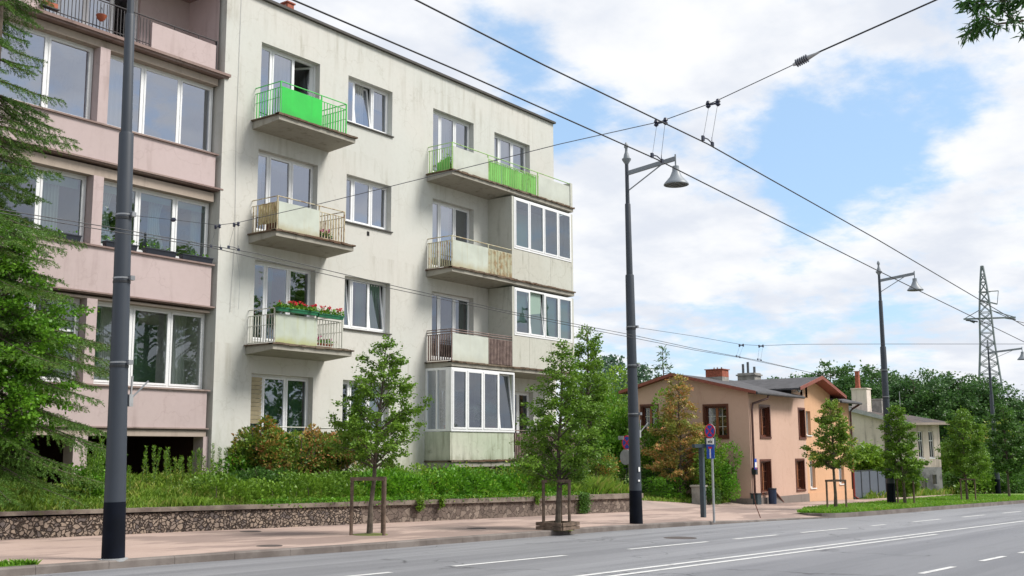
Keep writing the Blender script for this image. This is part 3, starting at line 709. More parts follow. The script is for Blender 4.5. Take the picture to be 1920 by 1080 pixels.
# balconies
def balcony(parent, x0, x1, zt, y1=YW, thick=.17):
    mb = MB(); t = zt-.045; yb = YB
    # slab whose underside thins towards the front, as in the photo
    mb.add([(x0, yb, t), (x1, yb, t), (x1, y1, t), (x0, y1, t), (x0, yb, t-thick+.05), (x1, yb, t-thick+.05), (x1, y1, t-thick-.03), (x0, y1, t-thick-.03)],
           ((0, 1, 2, 3), (4, 7, 6, 5), (0, 4, 5, 1), (0, 3, 7, 4), (1, 5, 6, 2), (3, 2, 6, 7)))
    o = mb.build('balcony', 'concrete_slab', parent)
    # crumbling lip: many short uneven pieces of screed edge, a slab on top
    mb = MB(); rng = random.Random(int(zt*100)+int(x0*10)); x = x0-.05
    mb.box(x0-.05, x1+.04, yb-.045, y1-.002, t+.002, zt-.012)
    while x < x1+.02:
        w = rng.uniform(.08, .3); w = min(w, x1+.04-x); mb.box(x, x+w-.004, yb-.045-rng.uniform(0, .018), yb+.1, t+rng.uniform(-.012, .01), zt+rng.uniform(-.01, .012)); x += w
    mb.build('slab_lip', 'slab_lip', o); return o
def rail(mb, pts, r=.014): mb.tube(pts, r, 6)
def barsX(mb, xa, xb, y, z0, z1, sp=.098, w=.018):
    n = max(1, int(round((xb-xa)/sp)))
    for k in range(n+1):
        x = xa+(xb-xa)*k/n; j = .004*sin(k*7.3); mb.box(x-w/2+j, x+w/2+j, y-w/2, y+w/2, z0, z1)
def barsY(mb, x, ya, yb, z0, z1, sp=.098, w=.018):
    n = max(1, int(round((yb-ya)/sp)))
    for k in range(n+1):
        y = ya+(yb-ya)*k/n; mb.box(x-w/2, x+w/2, y-w/2, y+w/2, z0, z1)
def small_balcony(parent, x0, zt, barm, panm, top=.85, inner=None):
    o = balcony(parent, x0, x0+2.68, zt)
    xa, xb, ya = x0+.08, x0+2.38, YB+.06; z1 = zt+top; zb = zt+.03; zm = z1-.15
    mb = MB(); rail(mb, [(xa, YW, z1), (xa, ya, z1), (xb, ya, z1), (xb, YW, z1)]); rail(mb, [(xa, YW, zm), (xa, ya, zm), (xb, ya, zm), (xb, YW, zm)], .011)
    rail(mb, [(xa, YW, zb), (xa, ya, zb), (xb, ya, zb), (xb, YW, zb)], .010)
    for (x, y) in ((xa, ya), (xb, ya), (xa+1.4, ya)): mb.box(x-.014, x+.014, y-.014, y+.014, zt-.02, z1)
    barsY(mb, xa, ya+.09, YW-.06, zb, zm); barsX(mb, xa+1.5, xb, ya, zb, zm); barsY(mb, xb, ya+.09, YW-.06, zb, zm)
    # the lower cross rail of the sides
    mb.tube([(xa+.008, ya, zb+.42), (xa+.008, YW, zb+.42)], .008, 5); mb.tube([(xb+.008, ya, zb+.42), (xb+.008, YW, zb+.42)], .008, 5)
    mb.build('railing', barm, o)
    mb = MB(); mb.box(xa+.02, xa+1.39, ya-.025, ya-.017, zt+.0, zm+.02); mb.build('panel', panm, o); return o
bal = []
for zt, bm, pm in zip(slabs, ('bars_green', 'bars_rusty', 'bars_grey', 'bars_grey'), ('panel_green', 'panel_pale', 'panel_moss', 'panel_plain')):
    b_ = small_balcony(blk, 17.64, zt, bm, pm); bal.append(b_)
bal[0]['label'] = 'balcony with bright green panel and bars'; bal[1]['label'] = 'balcony with rusty bars and pale panel'; bal[2]['label'] = 'balcony with stained panel under red geraniums'

# right column: long slabs; loggias enclosed at the right end on the 1st and 2nd floors, a glazed bay at the bottom
X0, X1 = 24.42, 31.02
def long_balcony(zt, kind):
    o = balcony(blk, X0, X1, zt, thick=.16)
    return o
# top
o = long_balcony(slabs[0], 'top'); xa, ya, zt = X0+.06, YB+.06, slabs[0]; z1 = zt+.84; zm = z1-.13; zb = zt+.03
mb = MB(); rail(mb, [(xa, YW, z1), (xa, ya, z1), (X1-.1, ya, z1)]); rail(mb, [(xa, YW, zm), (xa, ya, zm), (X1-.1, ya, zm)], .011); rail(mb, [(xa, YW, zb), (xa, ya, zb), (X1-.1, ya, zb)], .01)
barsY(mb, xa, ya+.09, YW-.06, zb, zm); barsX(mb, 26.3, 28.95, ya, zb, zm)
for x in (xa, 26.25, 28.97): mb.box(x-.014, x+.014, ya-.014, ya+.014, zt-.02, z1)
mb.build('railing', 'bars_pale_green', o)
mb = MB(); mb.box(xa+.02, 26.23, ya-.025, ya-.017, zt, zm+.02); mb.build('panel', 'panel_plain', o)
mb = MB(); mb.box(28.99, X1-.16, ya-.025, ya-.017, zt, zm+.02); mb.build('panel', 'panel_plain', o)
mb = MB(); rng = random.Random(3); x = 26.3                       # green netting: uneven vertical strips inside the bars
while x < 28.95:
    w = rng.uniform(.1, .3); w = min(w, 28.96-x); y = ya+.03+rng.uniform(0, .02); mb.quad((x, y, zb), (x+w, y+rng.uniform(-.01, .02), zb+rng.uniform(0, .03)), (x+w, y, zm-rng.uniform(0, .06)), (x, y, zm-rng.uniform(0, .05))); x += w
mb.build('green_netting', 'net_green', o); mb = MB(); mb.quad((xa+.03, ya+.1, zb), (xa+.03, ya+.62, zb), (xa+.03, ya+.62, zm-.42), (xa+.03, ya+.1, zm-.25)); mb.build('green_netting', 'net_green', o); o['label'] = 'long top balcony with pale green bars'
mb = MB(); mb.box(X1-.13, X1-.0, YB+.02, YW, zt+.002, z1+.02); mb.build('end_pier', 'parapet_plaster', o)
# middle two
for zt, bm, tag_ in ((slabs[1], 'bars_mixed', 'long balcony with blotchy rusty bars'), (slabs[2], 'bars_brown', 'long balcony with brown bars and double rail')):
    o = long_balcony(zt, 'mid'); o['label'] = tag_; xa, ya = X0+.06, YB+.06; z1 = zt+.93; zm = z1-.14; zb = zt+.03
    mb = MB(); rail(mb, [(xa, YW, z1), (xa, ya, z1), (27.45, ya, z1)], .016); rail(mb, [(xa, YW, zm), (xa, ya, zm), (27.45, ya, zm)], .014); rail(mb, [(xa, YW, zb), (xa, ya, zb), (27.45, ya, zb)], .01)
    if bm == 'bars_brown': rail(mb, [(xa, YW, z1-.07), (xa-.01, ya-.01, z1-.07), (27.45, ya-.01, z1-.07)], .02)
    barsY(mb, xa, ya+.09, YW-.06, zb, zm, .085, .03); barsX(mb, 26.28, 27.42, ya, zb, zm, .075, .045)
    for x in (xa, 26.25): mb.box(x-.014, x+.014, ya-.014, ya+.014, zt-.02, z1)
    mb.build('railing', bm, o)
    mb = MB(); mb.box(xa+.02, 26.22, ya-.025, ya-.017, zt, zm+.02); mb.build('panel', 'panel_pale' if bm == 'bars_mixed' else 'panel_plain', o)
    # glazed loggia
    lg = MB(); zc = (slabs[0] if zt == slabs[1] else slabs[1])-.235
    lg.box(27.47, 27.57, YB+.04, YW, zt+.002, zc); lg.box(30.93, 31.03, YB+.04, YW, zt+.002, zc)
    zp = zt+1.0
    for k, (q0, q1) in enumerate(((27.572, 28.4), (28.408, 29.65), (29.658, 30.928))): lg.box(q0, q1, YB+.045, YB+.09, zt+.002, zp)
    lo = lg.build('glazed_loggia', 'parapet_plaster', blk)
    lo['label'] = 'upper glazed loggia with clear panes' if zt == slabs[1] else 'lower glazed loggia with green blinds'
    up_ = zt == slabs[1]
    make_loggia = make_window(lo, 27.58, 30.92, zp+.01, zc-.01, YB+.03, [28.42, 29.26, 30.1], None if up_ else [('blind_green', 27.65, 28.35, .72, 0), ('blind_green', 28.5, 29.15, .98, 0), ('blind_green', 29.32, 30.05, .98, 0), ('blind_green', 30.15, 30.85, .98, 0)],
                              tilt=() if up_ else (1,), gl='green_glass', room=None)
    make_loggia.name = 'window_frame'
    if up_: mm = MB(); mm.quad((27.6, YB+.5, zp), (29.2, YB+.5, zp), (29.2, YB+.5, zc-.35), (27.6, YB+.5, zc-.35)); mm.build('blind', 'blind_green', lo)
# ground floor bay
zt = slabs[3]; o = balcony(blk, X0, X1-.02, zt, thick=.2); o['label'] = 'mossy ground floor balcony slab'
bay = MB(); zc = slabs[2]-.235
bay.box(24.40, 24.47, YB+.03, YW, zt+.002, 2.2); bay.box(24.472, 27.5, YB+.03, YB+.10, zt+.002, 2.2); bay.box(27.44, 27.5, YB+.102, YW, zt+.002, zc)
bo = bay.build('glazed_bay', 'mossy_plaster', blk); bo['label'] = 'white glazed bay over a mossy green parapet'
w1 = make_window(bo, 24.41, 27.52, 2.21, zc+.04, YB, [25.14, 25.9, 26.7], None, tilt=(3,), gl='dark_glass', room=None, fw_=.06)
# side lights, facing the pink block
mb = MB(); t = .07; xa = 24.405; ya, yb = YB+.075, YW-.01; z0, z1 = 2.21, zc+.04
for (p, q, r_, s_) in ((ya, ya+.14, z0, z1), (yb-t, yb, z0, z1), (ya+.14, yb-t, z0, z0+t), (ya+.14, yb-t, z1-t, z1), ((ya+yb)/2-.0, (ya+yb)/2+.05, z0+t, z1-t)): mb.box(xa, xa+.06, p, q, r_, s_)
w2 = mb.build('window', 'white_pvc', bo); mb = MB(); mb.quad((xa+.03, ya+.14, z0+t), (xa+.03, yb-t, z0+t), (xa+.03, yb-t, z1-t), (xa+.03, ya+.14, z1-t)); mb.build('glass', 'dark_glass', w2)
mb = MB()
for x, hgt in ((26.5, .5), (27.0, .6), (24.8, .25)):
    mb.lathe((x, 20.5, 2.25), [(.07, 0), (.1, .15), (.0, .15)], 10)
mb.build('plant_pots', 'terracotta', bo)
P_ = []
rngp = np.random.default_rng(5)
for x, hgt in ((26.5, .5), (27.0, .6)): P_.append(rngp.normal((x, 20.5, 2.25+hgt), (.13, .1, .16), (220, 3)))
leaves_obj('indoor_plants', np.concatenate(P_), .09, 'leaf_dark', bo)
# ground floor railing right of the bay
mb = MB(); rail(mb, [(27.53, YB+.05, 2.27), (31.0, YB+.05, 2.27)], .02); barsX(mb, 27.6, 30.95, YB+.05, zt+.03, 2.2, .085, .045); mb.build('railing', 'bars_brown', o)

# ---- pink block ----
pb = empty('apartment_block', (14, 21.2, g(14)), 'pink plastered block with wide ribbon windows behind the nearest lamp post', 'apartment building')
YP, PX0, PX1 = 21.08, 4.0, 16.66
def band(z0, z1, name='spandrel'):
    mb = MB(); mb.box(PX0, PX1-.06, YP, YP+.25, z0, z1); return mb.build(name, 'pink_plaster', pb)
def ledge(z, h=.09, y=-.12, x1=.14):
    mb = MB(); mb.box(PX0, PX1+x1, YP+y, YP+.2, z, z+h*.55); mb.box(PX0, PX1+x1-.03, YP+y+.045, YP+.2, z-h*.4, z-.001); return mb.build('ledge', 'pink_ledge', pb)
levels = [(8.86, 8.03, 10.62, 10.83), (6.12, 5.10, 7.67, 7.93), (3.10, 2.20, 4.94, 5.03)]   # sill z, spandrel bottom z, window head z, ledge above
mbw = MB()
for i, (sz, bz, hz, lz) in enumerate(levels):
    band(bz, sz-.04)
    mb = MB(); mb.box(PX0, PX1-.0, YP-.05, YP+.3, sz-.038, sz); mb.build('window_ledge', 'pink_ledge', pb)
    mb = MB(); mb.box(PX0, PX1-.02, YP+.06, YP+.3, hz+.002, bz+2.86-.0 if False else lz-.04); mb.build('lintel', 'beige_lintel', pb)
ledge(10.86, .12, -.16, .2); ledge(7.97, .07, -.09, .14); ledge(5.06, .06, -.05, .06); ledge(2.17, .05, -.04, .0)
mb = MB(); mb.box(PX0, PX1-.03, YP+.02, YP+.3, 2.0, 2.14); mb.build('lintel', 'beige_lintel', pb)
YPW = YP+.27
for i, (sz, bz, hz, lz) in enumerate(levels):
    # pillars between the ribbon windows
    for xp in (13.36, 9.62, 5.86): mb = MB(); mb.box(xp, xp+.25, YP+.02, YPW+.3, sz+.002, hz); mb.build('pillar', 'pink_plaster', pb)
    gl = ('window_glass', 'green_glass', 'clear_glass')[i]
    cur = [[(cw, 13.75, 14.4, .98, 0)], [(cw, 13.8, 14.25, .98, .45), ('blind_green', 13.7, 16.6, .16, 0), (cw, 15.1, 15.6, .98, .4), (cw, 16.3, 16.6, .98, .1)], [(cg, 13.7, 14.2, .75, 0), (cw, 14.2, 14.5, .75, 0), (cg, 14.62, 15.2, .72, 0), (cw, 16.0, 16.55, .98, .1)]][i]
    make_window(pb, 13.66, 16.66, sz+.002, hz, YPW, [14.66, 15.68], cur, gl=gl, yc=.5 if i == 2 else .2, room=1.3 if i == 2 else 2.2, room_mat='room_light' if i == 2 else 'room_wall')
    make_window(pb, 9.9, 13.34, sz+.002, hz, YPW, [11.05, 12.25], [[], [('blind_green', 10, 13.2, .2, 0), (cw, 12.4, 12.8, .98, 0)], [(cw, 10.5, 11, .98, 0)]][i], gl=gl, room=2.2, transom={2: .62, 1: .62} if i == 2 else None)
    make_window(pb, 6.12, 9.6, sz+.002, hz, YPW, [7.3, 8.5], None, gl=gl, room=2.2)
# wall body, return to the cream block
mb = MB(); mb.box(PX0, PX1-.02, YPW+2.3, 33, 2.01, 13.1)
for z in (10.64, 7.7, 4.98): mb.box(PX0, PX1-.02, YP+.31, YPW+2.29, z, z+.5)
mb.box(PX0, PX1-.02, YP+.31, YPW+2.29, 2.01, 3.0); mb.build('wall', 'pink_plaster', pb)
# undercroft: dark open bays between piers
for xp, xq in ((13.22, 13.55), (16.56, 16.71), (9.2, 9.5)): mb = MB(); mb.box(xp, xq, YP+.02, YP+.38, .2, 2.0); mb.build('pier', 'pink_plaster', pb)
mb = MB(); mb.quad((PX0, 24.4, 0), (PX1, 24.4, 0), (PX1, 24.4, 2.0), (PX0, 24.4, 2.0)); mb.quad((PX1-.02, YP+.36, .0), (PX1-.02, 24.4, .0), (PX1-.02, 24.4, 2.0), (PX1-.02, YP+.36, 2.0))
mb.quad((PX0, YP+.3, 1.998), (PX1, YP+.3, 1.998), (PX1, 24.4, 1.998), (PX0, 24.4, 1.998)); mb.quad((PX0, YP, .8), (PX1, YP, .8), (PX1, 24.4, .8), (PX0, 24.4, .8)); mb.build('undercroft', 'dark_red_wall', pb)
# top floor balcony
mb = MB(); mb.box(14.66, PX1-.1, YP+.02, YP+.14, 10.955, 11.62); mb.box(PX0, 11.98, YP+.02, YP+.14, 10.955, 11.62); o = mb.build('balcony_parapet', 'pink_plaster', pb)
mb = MB(); barsX(mb, 12.02, 14.62, YP+.05, 10.93, 11.66, .088, .014); rail(mb, [(12.0, YP+.05, 11.68), (PX1-.12, YP+.05, 11.74)], .016); rail(mb, [(12.0, YP+.05, 11.08), (14.64, YP+.05, 11.08)], .012)
for x in (15.3, 16.0, 16.52): mb.box(x-.008, x+.008, YP+.04, YP+.06, 11.6, 11.74)
mb.box(PX1-.14, PX1-.115, YP+.0, YP+.03, 10.95, 11.74); mb.build('railing', 'bars_black', o)
mb = MB(); wall_holes(mb, PX0, PX1, 10.95, 13.1, [(12.4, 15.2, 11.0, 12.9)], 22.4, .2); mb.quad((PX1-.02, YP+.1, 10.95), (PX1-.02, YP+.1, 13.1), (PX1-.02, 22.4, 13.1), (PX1-.02, 22.4, 10.95)); mb.build('wall', 'pink_plaster', pb)
make_window(pb, 12.4, 15.2, 11.0, 12.9, 22.5, [13.1, 13.8, 14.5], [(cw, 12.5, 13.7, .98, 0)], gl='window_glass', open_sash=3)
mb = MB(); mb.box(PX0, PX1+.05, YP-.05, 33.1, 13.1, 13.25); mb.build('roof', 'pink_ledge', pb)
for ob in list(blk.children)+list(pb.children):
    ob.matrix_parent_inverse = Matrix.Translation(-Vector(ob.parent.location))

# ---- things on the balconies and sills ----
rngf = np.random.default_rng(9)
def flower_box(x0, x1, y, z, label, mat='planter_green', flowers='petal_red', n=420, h=.09, w=.15, group=None, fn=16, cat='flower box'):
    r = empty('flower_box', ((x0+x1)/2, y, z), label, cat, group); L = (x1-x0)/2
    mb = MB(); mb.add([(-L+.02, -w/2+.02, 0), (L-.02, -w/2+.02, 0), (L-.02, w/2-.02, 0), (-L+.02, w/2-.02, 0), (-L, -w/2, h), (L, -w/2, h), (L, w/2, h), (-L, w/2, h)],
                      ((0, 3, 2, 1), (0, 1, 5, 4), (1, 2, 6, 5), (2, 3, 7, 6), (3, 0, 4, 7))); mb.box(-L-.008, L+.008, -w/2-.008, -w/2, h-.02, h+.006); mb.build('box', mat, r)
    mb = MB(); mb.quad((-L, -w/2, h-.01), (L, -w/2, h-.01), (L, w/2, h-.01), (-L, w/2, h-.01)); mb.build('earth', 'void_floor', r)
    if n:
        P = np.stack([rngf.uniform(-L, L, n), rngf.normal(0, w*.45, n), h+np.abs(rngf.normal(.05, .04, n))], 1); leaves_obj('foliage', P, .06, 'leaf_bright', r, aspect=.9)
    if flowers:
        mb = MB()
        for k in range(fn):
            c = (rngf.uniform(-L, L), rngf.uniform(-w*.6, w*.4), h+rngf.uniform(.09, .2)); R = rngf.uniform(.022, .042)
            for q in range(9): mb.ball((c[0]+rngf.normal(0, R*.6), c[1]+rngf.normal(0, R*.6), c[2]+rngf.normal(0, R*.45)), R*.42, 5)
        mb.build('blossom', flowers, r)
    return r
flower_box(17.72, 19.05, YB-.0, 5.02, 'green box of red geraniums along the left half of the third-highest balcony rail', fn=22, group='green geranium boxes on a balcony rail')
flower_box(19.07, 19.95, YB-.0, 5.0, 'green box of red geraniums along the right half of the third-highest balcony rail', n=300, fn=14, group='green geranium boxes on a balcony rail')
flower_box(19.2, 19.85, YB+.3, 4.28, 'low pot of pink flowers behind the bars of the geranium balcony', 'terracotta', 'petal_pink', 160, fn=8, cat='flower pot')
r = flower_box(19.3, 19.7, YB+.25, 7.05, 'magenta flowers behind the rusty balcony bars', 'planter_navy', 'petal_pink', 160, fn=12, cat='flower pot')
for k, (a, b) in enumerate(((13.70, 14.5), (14.72, 15.55), (15.72, 16.6))):
    flower_box(a, b, YP+.03, 6.122, ('empty dark window box behind the lamp post on the second floor sill', 'empty dark window box on the sill under the middle pane of the pink block', 'empty dark window box on the sill nearest the cream block')[k], 'planter_navy', None, 30, h=.13, w=.17, group='dark window boxes on the pink block')
flower_box(12.3, 13.1, YP+.03, 6.122, 'dark window box left of the pink pillar half behind the spruce', 'planter_navy', None, 20, h=.13, w=.17, group='dark window boxes on the pink block')
p = pY(190, 33, YP-.05); r = empty('hanging_pot', (p[0], p[1], p[2]-.08), 'terracotta bowl hung on the dark bars of the pink top balcony', 'flower pot')
MB().lathe((0, 0, 0), [(.04, 0), (.09, .05), (.12, .13), (.11, .14), (.08, .06), (0, .05)], 14).build('bowl', 'terracotta', r, True); mb = MB()
for a in (0, 2.1, 4.2): mb.tube([(.11*cos(a), .11*sin(a), .13), (0, 0, .32)], .004, 4)
mb.build('hanger', 'wire_black', r)
p = pY(93, 10, YP-.08); r = empty('hanging_pot', (p[0], p[1], p[2]-.04), 'small brick-red planter shelf on the far left of the pink top balcony', 'flower pot')
MB().box(-.16, .16, -.06, .06, 0, .1).build('box', 'terracotta', r); mb = MB(); mb.box(-.2, .2, -.07, .05, -.03, -.006); mb.build('bracket', 'wire_black', r)
mb = MB(); mb.obox((17.95, 20.45, 7.28), (.1, .0, 0), (0, .16, 0), (0, 0, .24)); mb.box(18.1, 18.22, 20.3, 20.5, 7.04, 7.5); tag(mb.build('storage_crate', 'junk_brown'), 'brown boards leaning behind the left bars of the rusty balcony', 'storage box')
mb = MB(); wavy(mb, 0, .75, 0, 7.25, 7.78, 14, .03); o = mb.build('hanging_cloth', 'yellow_cloth'); o.rotation_euler = (0, 0, pi/2); o.location = (17.82, 20.12, 0); tag(o, 'yellowish cloth hung inside the side bars of the rusty balcony', 'cloth')
mb = MB(); mb.lathe((0, 0, 0), [(.1, 0), (.13, .18), (0, .18)], 12); r = empty('potted_plant', (24.85, 20.5, slabs[0]), 'green pot plant behind the side bars of the long top balcony', 'plant'); mb.build('pot', 'terracotta', r)
leaves_obj('foliage', rngf.normal((0, 0, .34), (.07, .1, .1), (220, 3)), .08, 'leaf_bright', r)

# ================================================================== STREET LAMPS AND WIRES
def make_lamp(base, H, scale, rz=0, label='', lean=(0, 0), r0=.155, arm=1.28):
    R = empty('street_lamp', base, label, 'street lamp', 'lamp posts along the pavement')
    R.rotation_euler = (lean[0], lean[1], rz)
    h1, h2, h3 = .639*H, .831*H, .94*H; bz = 1.02*scale
    mb = MB(); mb.lathe((0, 0, 0), [(r0*.93, bz), (r0*.83, h1*.33), (r0*.74, h1*.66), (r0*.66, h1-.01), (r0*.62, h1+.015), (r0*.50, h1+.02), (r0*.44, h2-.01), (r0*.40, h2+.01), (r0*.32, h2+.015), (r0*.28, h3)], 28); mb.build('pole', 'lamp_post_paint', R, True)
    mb = MB(); mb.lathe((0, 0, 0), [(r0*1.0, -.02), (r0*.94, bz-.001)], 28); mb.build('base_sleeve', 'lamp_post_base', R, True)
    # collar and finial
    mb = MB(); q = r0*.32; mb.lathe((0, 0, h3), [(q*.9, 0), (q*1.1, .02), (q*2.2, .1), (q*2.3, .13), (q*1.6, .14), (q*1.3, .22), (q*.7, .3), (q*.65, .38), (q*1.1, .41), (q*1.0, .47), (q*.3, .53)], 18)
    mb.build('finial', 'lamp_grey', R, True)
    # arm towards the road (-Y)
    za = h3-.22; ze = za+.14; mb = MB(); mb.beam((0, -q*.6, za), (0, -arm, ze), .05, .10); mb.beam((0, -q*.6, za-.42), (0, -arm*.72, ze-.08), .022, .022); mb.tube([(0, -arm, ze+.1), (0, -arm, ze-.2)], .018, 8); mb.build('arm', 'lamp_grey', R)
    mb = MB(); mb.lathe((0, -arm, ze-.62), [(.0, .44), (.075, .44), (.08, .34), (.09, .31), (.14, .19), (.255, .06), (.285, .02), (.285, 0), (.265, 0), (.23, .05), (.1, .2), (0, .2)], 26); L_ = mb.build('lamp_shade', 'lamp_grey', R, True)
    mb = MB(); mb.lathe((0, -arm, ze-.62), [(.0, .02), (.262, .02), (.25, .045), (0, .06)], 22); mb.build('lamp_lens', 'lamp_glass', L_, True)
    return R
H0 = 8.9
lamps = []
P1 = pG(212, 1049); P2 = pG(1193, 982); P3 = pG(1672, 947)
L1 = make_lamp(P1, H0, .72, label='thick dark lamp post nearest the camera in front of the pink block', lean=(0, 0), r0=.147)
L2 = make_lamp(P2, 8.82, .72, label='tall lamp post with bell lamp at the right end of the garden wall', r0=.150)
L3 = make_lamp(P3, 8.95, .76, label='lamp post with bell lamp in front of the grey gate', r0=.160)
D4 = 60; P4 = pD(1866, 843, D4); P4 = np.array([P4[0], P4[1], g(P4[0])]); top4 = pD(1862, 634, D4)[2]
L4 = make_lamp(P4, top4-P4[2], .8, label='farthest lamp post standing in front of the lattice pylon', r0=.15, arm=1.75)
def fit_lean(L, base, H, top_px):
    """lean the post slightly, as the real one leans, so its top meets its true bearing"""
    d = ray(*top_px); t = hypot(base[0], base[1])/hypot(d[0], d[1]); T = CP+d*t; v = Vector((T[0]-base[0], T[1]-base[1], H))
    q = Vector((0, 0, 1)).rotation_difference(v.normalized()); L.rotation_euler = q.to_euler()
fit_lean(L1, P1, 5.75, (237, 247)); fit_lean(L2, P2, 8.8, (1174, 275)); fit_lean(L3, P3, 8.95, (1647, 495))
# fittings strapped to the posts
def strap(L, z, r, both=True, hook=True):
    mb = MB(); mb.lathe((0, 0, z), [(r+.003, -.012), (r+.006, -.01), (r+.006, .01), (r+.003, .012)], 24)
    if hook: mb.box(.3*r, .9*r, -r-.045, -r+.02, z-.03, z+.03)
    o = mb.build('steel_strap', 'steel_band', L); 
    mb = MB(); mb.lathe((0, 0, z-.05), [(r+.003, -.018), (r+.006, -.016), (r+.006, .016), (r+.003, .018)], 24); mb.build('rubber_strap', 'wire_black', o)
    return o
def zof(base, px): d = ray(*px); t = hypot(base[0], base[1])/hypot(d[0], d[1]); return (CP+d*t)[2]-base[2]
def rad_at(z, r0, H=8.9): h1 = .639*H; return r0*float(np.interp(z, [.73, h1*.33, h1*.66, h1], [.93, .83, .74, .66]))
for y in (403, 522, 680): z = zof(P1, (228, y)); strap(L1, z, rad_at(z, .147))
for y in (613, 685, 776): z = zof(P2, (1183, y)); strap(L2, z, rad_at(z, .150))
for y in (694, 744, 812): z = zof(P3, (1660, y)); strap(L3, z, rad_at(z, .160), hook=False)
def flag_holder(L, z, r):
    mb = MB(); mb.box(r-.01, r+.05, -.09, -.03, z-.1, z+.06); mb.beam((r+.02, -.07, z), (r+.02, -.10, z+.3), .02); mb.beam((r+.03, -.06, z), (r+.2, -.2, z+.24), .02); mb.build('flag_bracket', 'galvanised', L)
flag_holder(L1, zof(P1, (232, 748)), .12); flag_holder(L2, zof(P2, (1198, 812)), .12)
mb = MB(); z = zof(P2, (1186, 880)); mb.obox((-.04, -.134, z), (.03, 0, 0), (0, .006, 0), (0, 0, .05)); mb.obox((-.06, -.134, z-.25), (.035, 0, 0), (0, .006, 0), (0, 0, .02)); mb.build('sticker', 'sign_white', L2)
# inspection hatch outline on the near post
mb = MB(); mb.lathe((0, 0, 0), [(.19, -.02), (.185, .012), (.15, .02)], 20); mb.build('footing', 'galvanised', L1)

def wire(name, pts, r, mat, label, group=None, cat='overhead wire'):
    mb = MB(); mb.tube(pts, r, 6); return tag(mb.build(name, mat), label, cat, group)
SPX = 8.66
# span wires across the street
s1 = [pX(x, y, SPX) for x, y in ((240, 403), (325, 412), (408, 422))]+[pX(443, 418, SPX)]+[pX(x, y, SPX) for x, y in ((600, 382), (730, 350), (900, 308), (1050, 270), (1238, 228), (1337, 192), (1480, 125), (1530, 100))]
s1b = [s1[-1]]+[pX(1755, 0, SPX)]; e = np.array(s1b[1])-np.array(s1b[0]); s1b.append(np.array(s1b[1])+e*5)
wire('span_wire', s1, .004, 'span_grey', 'thin grey span wire from the nearest lamp post out to the long insulator', 'span wires across the street')
wire('span_wire', s1b, .007, 'wire_black', 'thick black stay continuing past the long insulator to the upper right', 'span wires across the street')
s2 = [pX(x, y, 21.94) for x, y in ((1187, 613), (1300, 630), (1390, 646), (1427, 648), (1500, 645.5), (1650, 645), (1840, 645))]; s2.append(s2[-1]*1.0+(s2[-1]-s2[-2])*2)
wire('span_wire', s2, .0048, 'span_grey', 'thin span wire leaving the lamp post at the end of the garden wall', 'span wires across the street')
def along(pixels, y0, a, x0=SPX):
    out = []
    for (x, y) in pixels:
        d = ray(x, y); t = (y0-a*x0)/(d[1]-a*d[0]); out.append(CP+d*t)
    return out
def smooth_line(pts, n=6): return pts
G_ = 'trolley contact wires above the street'
def ext(pts):
    a, b = np.array(pts[0]), np.array(pts[1]); c, d = np.array(pts[-1]), np.array(pts[-2])
    return [a+(a-b)*.5]+list(pts)+[c+(c-d)*1.0]
wA = ext(along(((550, 0), (860, 133), (1232, 299), (1645, 507), (1920, 641)), 4.66, -.045)); wB = ext(along(((780, 0), (1020, 122), (1327, 270), (1645, 449), (1920, 611)), 4.14, -.045))
wC = ext(along(((0, 393), (217, 428), (387, 459), (480, 475), (640, 513), (760, 541), (965, 586), (1180, 627), (1300, 653), (1423, 676), (1500, 694)), 10.65, -.073))
wD = ext(along(((0, 399), (217, 435), (400, 465), (480, 484), (640, 521), (760, 546.5), (965, 590), (1180, 632), (1300, 656), (1390, 671), (1480, 690)), 10.91, -.073))
wire('contact_wire', wA, .006, 'wire_black', 'lower of the two thick black trolley wires crossing the sky', G_); wire('contact_wire', wB, .006, 'wire_black', 'upper of the two thick black trolley wires crossing the sky', G_)
wire('contact_wire', wC, .005, 'wire_black', 'upper of the two trolley wires running in front of the facades', G_); wire('contact_wire', wD, .005, 'wire_black', 'lower of the two trolley wires running in front of the facades', G_)
# hangers: a roller pair on the span wire, two droppers, a clamp bar on the contact wire
def hanger(top_px, bot_px, X, sc, label, drop=.0, y2=None):
    T = Vector(pX(*top_px, X)); B = Vector(pX(*bot_px, X)); r = empty('wire_hanger', T, label, 'wire hanger', 'hangers of the trolley wires'); B = B-T
    mb = MB()
    for k in (-1, 1):
        mb.lathe((0, k*.10*sc, -.03*sc), [(.0, .09*sc), (.03*sc, .085*sc), (.05*sc, .03*sc), (.025*sc, .02*sc), (.05*sc, -.02*sc), (.02*sc, -.05*sc), (0, -.06*sc)], 10)
    mb.tube([(0, -.12*sc, -.02*sc), (0, .12*sc, -.02*sc)], .02*sc, 8); mb.build('insulator', 'insulator', r, True)
    mb = MB(); mb.tube([(0, .09*sc, -.05*sc), (B.x-.18*sc, B.y, B.z+.04*sc)], .002, 4); mb.tube([(0, -.09*sc, -.05*sc), (B.x+.16*sc, B.y, B.z+.04*sc)], .002, 4); mb.build('dropper', 'span_grey', r)
    mb = MB(); q = .2*sc
    mb.tube([(B.x-q, B.y, B.z+.03*sc), (B.x, B.y, B.z+.045*sc), (B.x+q, B.y, B.z+.0*sc)], .012*sc, 6); mb.box(B.x-q-.03*sc, B.x-q+.04*sc, B.y-.02*sc, B.y+.02*sc, B.z-.03*sc, B.z+.06*sc)
    mb.box(B.x+q-.04*sc, B.x+q+.03*sc, B.y-.02*sc, B.y+.02*sc, B.z-.05*sc, B.z+.03*sc); mb.tube([(B.x+q*.9, B.y, B.z), (B.x+q*.9, B.y, B.z+.12*sc)], .006*sc, 5); mb.build('clamp', 'insulator', r)
